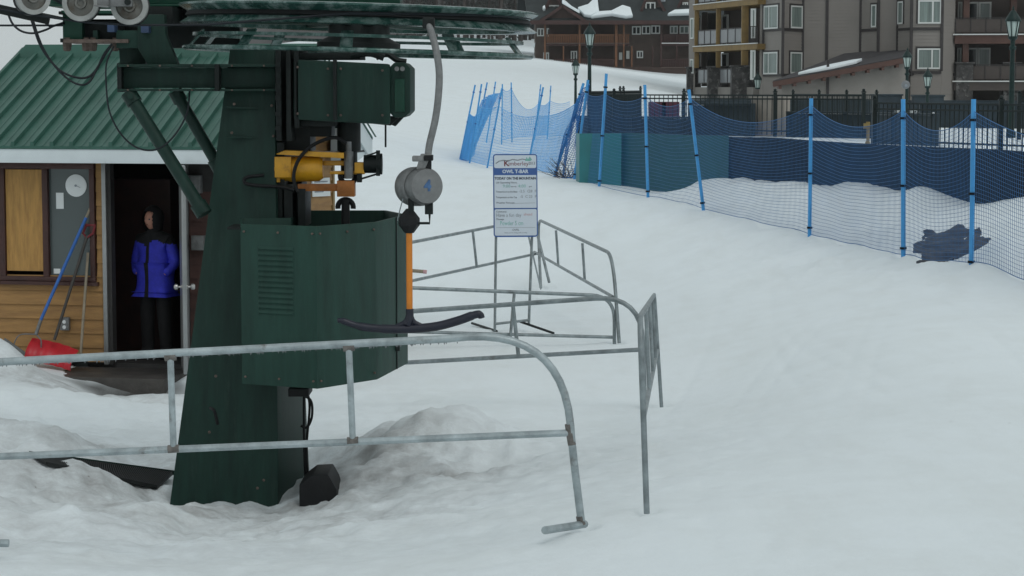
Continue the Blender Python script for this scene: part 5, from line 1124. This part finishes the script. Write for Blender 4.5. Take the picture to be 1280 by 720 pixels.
# right balconies (recess)
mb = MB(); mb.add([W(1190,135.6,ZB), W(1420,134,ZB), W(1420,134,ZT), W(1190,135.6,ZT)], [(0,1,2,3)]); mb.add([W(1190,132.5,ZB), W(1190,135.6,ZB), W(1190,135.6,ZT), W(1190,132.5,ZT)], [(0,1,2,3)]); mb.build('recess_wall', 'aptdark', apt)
for yy in (44.5,102.5,-13):
    zl = z_at(yy,132); mb = MB(); mb.beam(W(1188,133.5,zl-.25), W(1420,132.2,zl-.25), 2.6, .5); mb.build('balcony_beam', 'redtimber' if yy < 90 else 'aptdark', apt)
    mb = MB(); mb.beam(W(1188,132.15,zl+.04), W(1420,130.9,zl+.04), .1, .07); mb.build('slab_edge', 'winwhite', apt)
    p, q = W(1191,132.4), W(1420,131.1); mb = MB(); mb.beam(p+V((0,0,zl+1.)), q+V((0,0,zl+1.)), .06, .05); n_ = 12
    for k in range(n_+1): s_ = p.lerp(q, k/n_); mb.beam(s_+V((0,0,zl+.1)), s_+V((0,0,zl+1.)), .05, .05, (0,1,0))
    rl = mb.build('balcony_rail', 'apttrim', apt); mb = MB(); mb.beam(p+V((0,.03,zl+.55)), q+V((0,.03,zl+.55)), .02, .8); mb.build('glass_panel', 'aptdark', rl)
    for a_, b2_, g_ in ((1194,1199,'glassdark'),(1206,1219,'glassdark'),(1219.5,1235,'glasscurt'),(1266,1290,'glasscurt'),(1310,1330,'glassdark')):
        window(apt, W(a_,135.35), W(b2_,135.2), zl+.25, zl+2.05, (), g_, .10, False)
for px in (1203.5,1262):
    mb = MB(); p = W(px,132.6); mb.box(p+V((0,0,(ZT+z_at(80,132))/2)), (.36,.36,ZT-z_at(80,132))); mb.build('timber_post', 'redtimber', apt, .02)
    mb = MB(); hgt = z_at(80,132); mb.box(p+V((-.1,0,(hgt-3.)/2)), (1.0,1.0,hgt+3.)); mb.box(p+V((-.1,0,hgt+.05)), (1.15,1.15,.1)); mb.build('stone_pier', 'stone', apt, .03)
mb = MB(); mb.hexa([W(855,149,ZT),W(1430,130,ZT),W(1430,152,ZT),W(862,162,ZT),W(875,150,ZT+2.5),W(1420,136,ZT+2.5),W(1420,150,ZT+2.5),W(880,158,ZT+2.5)]); mb.build('roof', 'shingle', apt)
# low annex with lean-to roof
ann = thing('annex', W(1050,125,-2), 'low annex with sloping dark roof and red brown fascia below the bay windows', 'annex')
r0, r1 = P(966,101,124), P(1131,71,124); r2, r3 = P(1138,60,134), P(1056,66.5,134)
mb = MB(); th_ = V((0,0,-.30)); mb.hexa([r0+th_, r1+th_, r2+th_, r3+th_, r0, r1, r2, r3]); rf = mb.build('roof', 'shingle', ann)
mb = MB(); mb.beam(r0+V((0,-.06,-.2)), r1+V((0,-.06,-.2)), .08, .30); n_ = 9
for k in range(n_): p = r0.lerp(r1, (k+.5)/n_); mb.box(p+V((0,.25,-.42)), (.16,.7,.2))
mb.build('fascia', 'redtimber', rf)
mb = MB(); wq = []
for px in (976,1131): 
    t = (px-966)/(1131-966); zt2 = r0.lerp(r1, t).z-.32; wq.append((W(px,124.7), zt2))
mb.add([wq[0][0]+V((0,0,ZB)), wq[1][0]+V((0,0,ZB)), wq[1][0]+V((0,0,wq[1][1])), wq[0][0]+V((0,0,wq[0][1])), W(976,131,ZB), W(976,131,wq[0][1]), W(1131,131,ZB), W(1131,131,wq[1][1])], [(0,1,2,3),(4,0,3,5),(1,6,7,2)]); mb.build('wall', 'aptbase', ann)
mb = MB()
for px in (1033,): mb.box(W(px,124.66,.5), (.14,.1,1.9)); 
mb.build('downpipe', 'apttrim', ann)
mb = MB(); outl = [(.16,.06),(.30,.04),(.46,.05),(.60,.14),(.60,.30),(.50,.33),(.32,.26),(.20,.14)]
ps = [r0.lerp(r1,a).lerp(r3.lerp(r2,a), b_)+V((0,0,.01)) for a, b_ in outl]; mb.prism(ps, (0,0,.16)); sn = mb.build('snow_patch', 'roofsnow', rf, .05)
mb = MB(); mb.beam(W(942,47.6,-.72), W(983,47,-.72), .2, .95); mb.beam(W(941,47.6,-.235), W(984,47,-.235), .26, .03); tag(own_origin(mb.build('beige_cabinet', 'beige', None, .004)), 'plain beige cabinet behind the bent handrail and picket fence', 'cabinet')
# pool-side hedge-dark screen in front of the block
quad_wall('dark_hedge_screen', 'long dark timber screen at the foot of the taupe apartment block', 'wall', 864, 122, 1300, 112, -2.4, -.75, .2, 'darkwall')

# ------------------------------------------------------------------ brown chalet
CY = 250.
ch = thing('chalet', W(765,256,1.0), 'dark brown timber chalet with balconies and snow patches on its roof', 'building')
def cz(py, Y=CY): return (108-py)/F*Y
def cbox(mb, x0, x1, y0, y1, Y0, Y1): 
    a = W(x0,Y0); b_ = W(x1,Y0); za, zb_ = cz(y1,Y0), cz(y0,Y0); return mb.box(((a.x+b_.x)/2,(Y0+Y1)/2,(za+zb_)/2),(b_.x-a.x,Y1-Y0,zb_-za))
mb = MB(); cbox(mb,669,900,27,98,CY+2.2,CY+14); mb.build('wall', 'chaletwall', ch)
mb = MB(); cbox(mb,686,722,28,88,CY+2.0,CY+2.25); cbox(mb,727,766,28,88,CY+2.0,CY+2.25); cbox(mb,828,862,28,52,CY+2.0,CY+2.25); mb.build('recess_panel', 'chalet', ch)
mb = MB(); cbox(mb,676,900,84,99,CY-.2,CY+2.2); mb.build('base', 'chalet', ch)
for x0, x1 in ((683,768),(768,786),(826,900)):
    mb = MB(); cbox(mb,x0,x1,54.5,57.5,CY-.1,CY+2.2); mb.build('deck', 'chaletred', ch); mb = MB(); cbox(mb,x0,x1,54,55,CY-.2,CY-.05); mb.build('deck_edge', 'winwhite' if x0 > 800 else 'chaletwall', ch)
    mb = MB(); cbox(mb,x0,x1,43.5,45,CY-.05,CY+.08); n_ = int((x1-x0)/2.2)
    for k in range(n_): cbox(mb, x0+k*2.2+.3, x0+k*2.2+1.7, 45, 54.3, CY, CY+.05)
    mb.build('balcony_rail', 'chalettimber' if x0 < 800 else 'chaletred', ch)
for x0, x1 in ((692,768),(826,900)):
    mb = MB(); cbox(mb,x0,x1,74,75.3,CY-.05,CY+.08); n_ = int((x1-x0)/2.2)
    for k in range(n_): cbox(mb, x0+k*2.2+.3, x0+k*2.2+1.7, 75.3, 84, CY, CY+.05)
    mb.build('balcony_rail', 'chaletred', ch)
    mb = MB(); cbox(mb,x0,x1,84,85.3,CY-.25,CY-.02); mb.build('deck_edge', 'chaletwall', ch)
for px, y0, y1, w_ in ((681,26,75,2.2),(704,58,80,1.6),(724,26,88,2.4),(769.5,27,92,3),(779,30,58,2),(779,58,92,1.6),(789,58,84,1.6),(825.5,30,92,2.2),(845,44,86,1.6),(815,58,84,1.4)):
    mb = MB(); cbox(mb,px-w_/2,px+w_/2,y0,y1,CY-.15,CY+.12); mb.build('timber_post', 'chalettimber' if px < 800 else 'chaletred', ch)
def cwin(x0, x1, y0, y1, Y, glass='glassdark', nm=1): window(ch, W(x0,Y), W(x1,Y), cz(y1,Y), cz(y0,Y), tuple((k+1)/(nm+1) for k in range(nm)), glass, .13, False)
for x0, x1, y0, y1 in ((671,680,36,46),(683,692,36,46),(693.5,703,35,45),(789,800,33.5,44),(801.2,812,33,43.5),(813,824,32.5,43),(679,686,66,76),(739,744,65,74),(748,758,65,74),(782,786,64,74)): cwin(x0,x1,y0,y1,CY+2.1)
for x0, x1, y0, y1 in ((836,846,33,43),(848,860,33,43),(795,803,64,73),(713,721,64,76),(773,777,66,75)): cwin(x0,x1,y0,y1,CY+1.9,'glasscurt' if x0 > 830 else 'glassdark')
# roof
mb = MB(); e0, e1 = W(660,CY-1,cz(27)), W(905,CY-1,cz(27)); g0, g1 = W(650,CY+8.5,cz(-42,CY+8.5)), W(915,CY+8.5,cz(-42,CY+8.5)); h0, h1 = W(645,CY+17,cz(27)), W(905,CY+17,cz(27))
mb.add([e0,e1,g1,g0,h1,h0]+[p-V((0,0,.4)) for p in (e0,e1,g1,g0,h1,h0)], [(0,1,2,3),(3,2,4,5),(6,9,8,7),(9,11,10,8),(0,6,7,1),(5,4,10,11),(0,3,9,6),(3,5,11,9),(1,7,8,2),(2,8,10,4)]); rf = mb.build('roof', 'chaletroof', ch, smooth=0)
mb = MB(); mb.beam(e0+V((0,-.1,-.2)), e1+V((0,-.1,-.2)), .2, .45); mb.build('eave_board', 'chaletred', rf)
def gable(xa, xm, xb, ye, yp, Y0, Y1, win, mname='chalet'):
    a, m_, b_ = W(xa,Y0,cz(ye,Y0)), W(xm,Y0,cz(yp,Y0)), W(xb,Y0,cz(ye,Y0)); mb = MB(); mb.prism([a, b_, m_], (0,Y1-Y0,0)); g_ = mb.build('gable', mname, ch, smooth=0)
    mb = MB(); o_ = V((0,-.5,.1))
    for p, q in ((a,m_),(b_,m_)):
        d = (p-m_).normalized(); mb.hexa([p+d*.6+o_, m_+o_, m_+V((0,Y1-Y0,.1)), p+d*.6+V((0,Y1-Y0,.1)), p+d*.6+o_+V((0,0,.3)), m_+o_+V((0,0,.3)), m_+V((0,Y1-Y0,.4)), p+d*.6+V((0,Y1-Y0,.4))])
    mb.build('gable_roof', 'chaletroof', g_, smooth=0)
    mb = MB()
    for p in (a, b_): d = (p-m_).normalized(); mb.beam(p+d*.6+V((0,-.6,.15)), m_+V((0,-.6,.15)), .12, .32)
    mb.build('barge_board', 'chaletred', g_)
    if win: window(g_, W(win[0],Y0-.1), W(win[1],Y0-.1), cz(win[3],Y0), cz(win[2],Y0), (.5,), 'glassdark', .14, False)
gable(680,702.5,726,26,10.5,CY-.6,CY+6,None); gable(680,692,704,18,-10,CY+1.5,CY+7,(686,698.5,7.5,18),'chaletwall'); gable(800,812,829,17,-14,CY+1.2,CY+7,(805.5,818,4,17),'chaletwall'); gable(845,858,880,14,-14,CY+1.8,CY+7,(851.5,858.5,4,13),'chaletwall')
def roof_snow(outl, thick=.45):
    n_ = (e1-e0).cross(g0-e0).normalized(); n_ = n_ if n_.z > 0 else -n_; ps = [hit(x, y, e0, n_)+n_*.02 for x, y in outl]
    MB().prism(ps, n_*thick).build('snow_patch', 'roofsnow', rf, .12)
roof_snow([(722,13),(735,9),(741,3),(747,2.5),(748,12),(749,18),(738,23),(730,22)]); roof_snow([(738,24),(748,18),(764,17),(778,10),(788,13),(791,23),(782,24),(765,21)]); roof_snow([(834,21),(843,16),(862,15),(866,20)]); roof_snow([(678,12),(681,10),(682,14),(679,15)]); roof_snow([(824,2),(831,-2),(832,3),(828,3)])
n1 = MB(); q = [W(702,CY-1.2,cz(9.5)), W(724,CY-1.2,cz(22)), W(721,CY+3,cz(20,CY+3)), W(703,CY+3,cz(6,CY+3))]; n1.prism([p+V((0,0,.3)) for p in q], (0,0,.35)); n1.build('snow_patch', 'roofsnow', rf, .1)
mb = MB(); mb.prism([P(666,60,CY+1),P(669,52,CY+1),P(668.5,59,CY+1)], (0,.3,0)); mb.build('snow_patch', 'roofsnow', rf)

# ------------------------------------------------------------------ wood behind the slope
def conifer(seed, h, bare):
    rg = random.Random(seed); root = thing('conifer', (0,0,0), 'tall grey-brown conifer in the misty wood above the snow slope', 'tree', 'trees of the misty wood')
    mb = MB(); mb.tube([V((rg.uniform(-.1,.1)*k, rg.uniform(-.1,.1)*k, h*k/6)) for k in range(7)], [.26,.22,.18,.14,.10,.06,.02], 7)
    for k in range(26):
        z = rg.uniform(.08,.95)*h; a = rg.uniform(0,2*PI); l = (1-z/h)*2.4+.35; mb.tube([V((0,0,z)), V((math.cos(a)*l, math.sin(a)*l, z-rg.uniform(-.1,.35)*l))], [.035,.012], 4)
    mb.build('trunk', 'bark', root); mb = MB(); n_ = 700
    for k in range(n_):
        z = (bare+(1-bare)*rg.random()**1.1)*h; rr = ((1-z/h)*2.0+.25)*math.sqrt(rg.random()); a = rg.uniform(0,2*PI); c = V((math.cos(a)*rr, math.sin(a)*rr, z-rr*.25)); s_ = rg.uniform(.16,.42)
        d = V((math.cos(a), math.sin(a), rg.uniform(-.5,.2)))*s_; e = V((-math.sin(a), math.cos(a), rg.uniform(-.4,.4)))*s_*.45; mb.add([c-d*.4-e, c+d, c-d*.4+e], [(0,1,2)])
    mb.build('crown', 'needle', root, smooth=0); return root
protos = [conifer(1,17,.30), conifer(2,15,.16), conifer(3,19,.45), conifer(4,12,.10), conifer(5,16,.55)]
used = set(); rg = random.Random(11)
for k in range(120):
    px = rg.uniform(425,735); Y = rg.uniform(285,390); i = rg.randrange(5); x = (px-640)/F*Y
    o = protos[i] if i not in used else copy_tree(protos[i]); used.add(i)
    o.location = (x, Y, gz(x,Y)-.3); o.rotation_euler.z = rg.uniform(0,6.28); s_ = rg.uniform(.75,1.25); o.scale = (s_*rg.uniform(.8,1.1), s_, s_)
# ------------------------------------------------------------------ damp air
hm = bpy.data.materials.new('damp air'); hm.use_nodes = True; nt = hm.node_tree; nt.nodes.remove(nt.nodes['Principled BSDF'])
pv = nt.nodes.new('ShaderNodeVolumePrincipled'); pv.inputs['Density'].default_value = HAZE; pv.inputs['Color'].default_value = (.86,.90,.92,1); pv.inputs['Anisotropy'].default_value = .2
nt.links.new(pv.outputs['Volume'], nt.nodes['Material Output'].inputs['Volume']); M['haze'] = hm
allz = [ (o.matrix_world @ V(c)).z for o in COL.objects if o.type == 'MESH' and o.name.startswith(('snow_ground','wooded_hill')) for c in o.bound_box]
zl, zh = min(allz)-1., max(max(allz), 60)+5.
mb = MB(); mb.box((0, 430, (zl+zh)/2), (2200, 1040, zh-zl)); hz = mb.build('haze', 'haze', smooth=0); hz['kind'] = 'stuff'
# ------------------------------------------------------------------ camera, light, sky
cam = bpy.data.cameras.new('camera'); co = bpy.data.objects.new('camera', cam); COL.objects.link(co)
cam.sensor_width = 36; cam.lens = F/1280*36; cam.clip_end = 3000; cam.clip_start = .1
co.rotation_euler = (PI/2-PITCH, 0, 0); S.camera = co
EL, AZ = R(52), R(150)
w = bpy.data.worlds.new('World'); S.world = w; w.use_nodes = True; N = w.node_tree.nodes; L = w.node_tree.links
bg = N['Background']; sk = N.new('ShaderNodeTexSky'); sk.sky_type = 'NISHITA'; sk.sun_disc = False; sk.sun_elevation = EL; sk.sun_rotation = AZ; sk.dust_density = 3.5; sk.ozone_density = 1.5
hs = N.new('ShaderNodeHueSaturation'); hs.inputs['Saturation'].default_value = .22; L.new(sk.outputs['Color'], hs.inputs['Color'])
mx = N.new('ShaderNodeMix'); mx.data_type = 'RGBA'; mx.inputs['Factor'].default_value = .8; mx.inputs['B'].default_value = (7.6,8.35,8.5,1)   # even cloud deck over the clear sky
L.new(hs.outputs['Color'], mx.inputs['A']); L.new(mx.outputs['Result'], bg.inputs['Color']); bg.inputs['Strength'].default_value = .10
sun = bpy.data.lights.new('sun', 'SUN'); so = bpy.data.objects.new('sun', sun); COL.objects.link(so)
sun.energy = .5; sun.angle = R(25); sun.color = (1,.97,.93)
so.rotation_euler = Euler((PI/2-EL, 0, PI-AZ)); 
d = V((math.sin(AZ)*math.cos(EL), math.cos(AZ)*math.cos(EL), math.sin(EL))); so.rotation_euler = d.to_track_quat('Z', 'Y').to_euler()
S.view_settings.view_transform = 'Standard'; S.view_settings.look = 'None'; S.view_settings.exposure = -.24; S.view_settings.gamma = 1
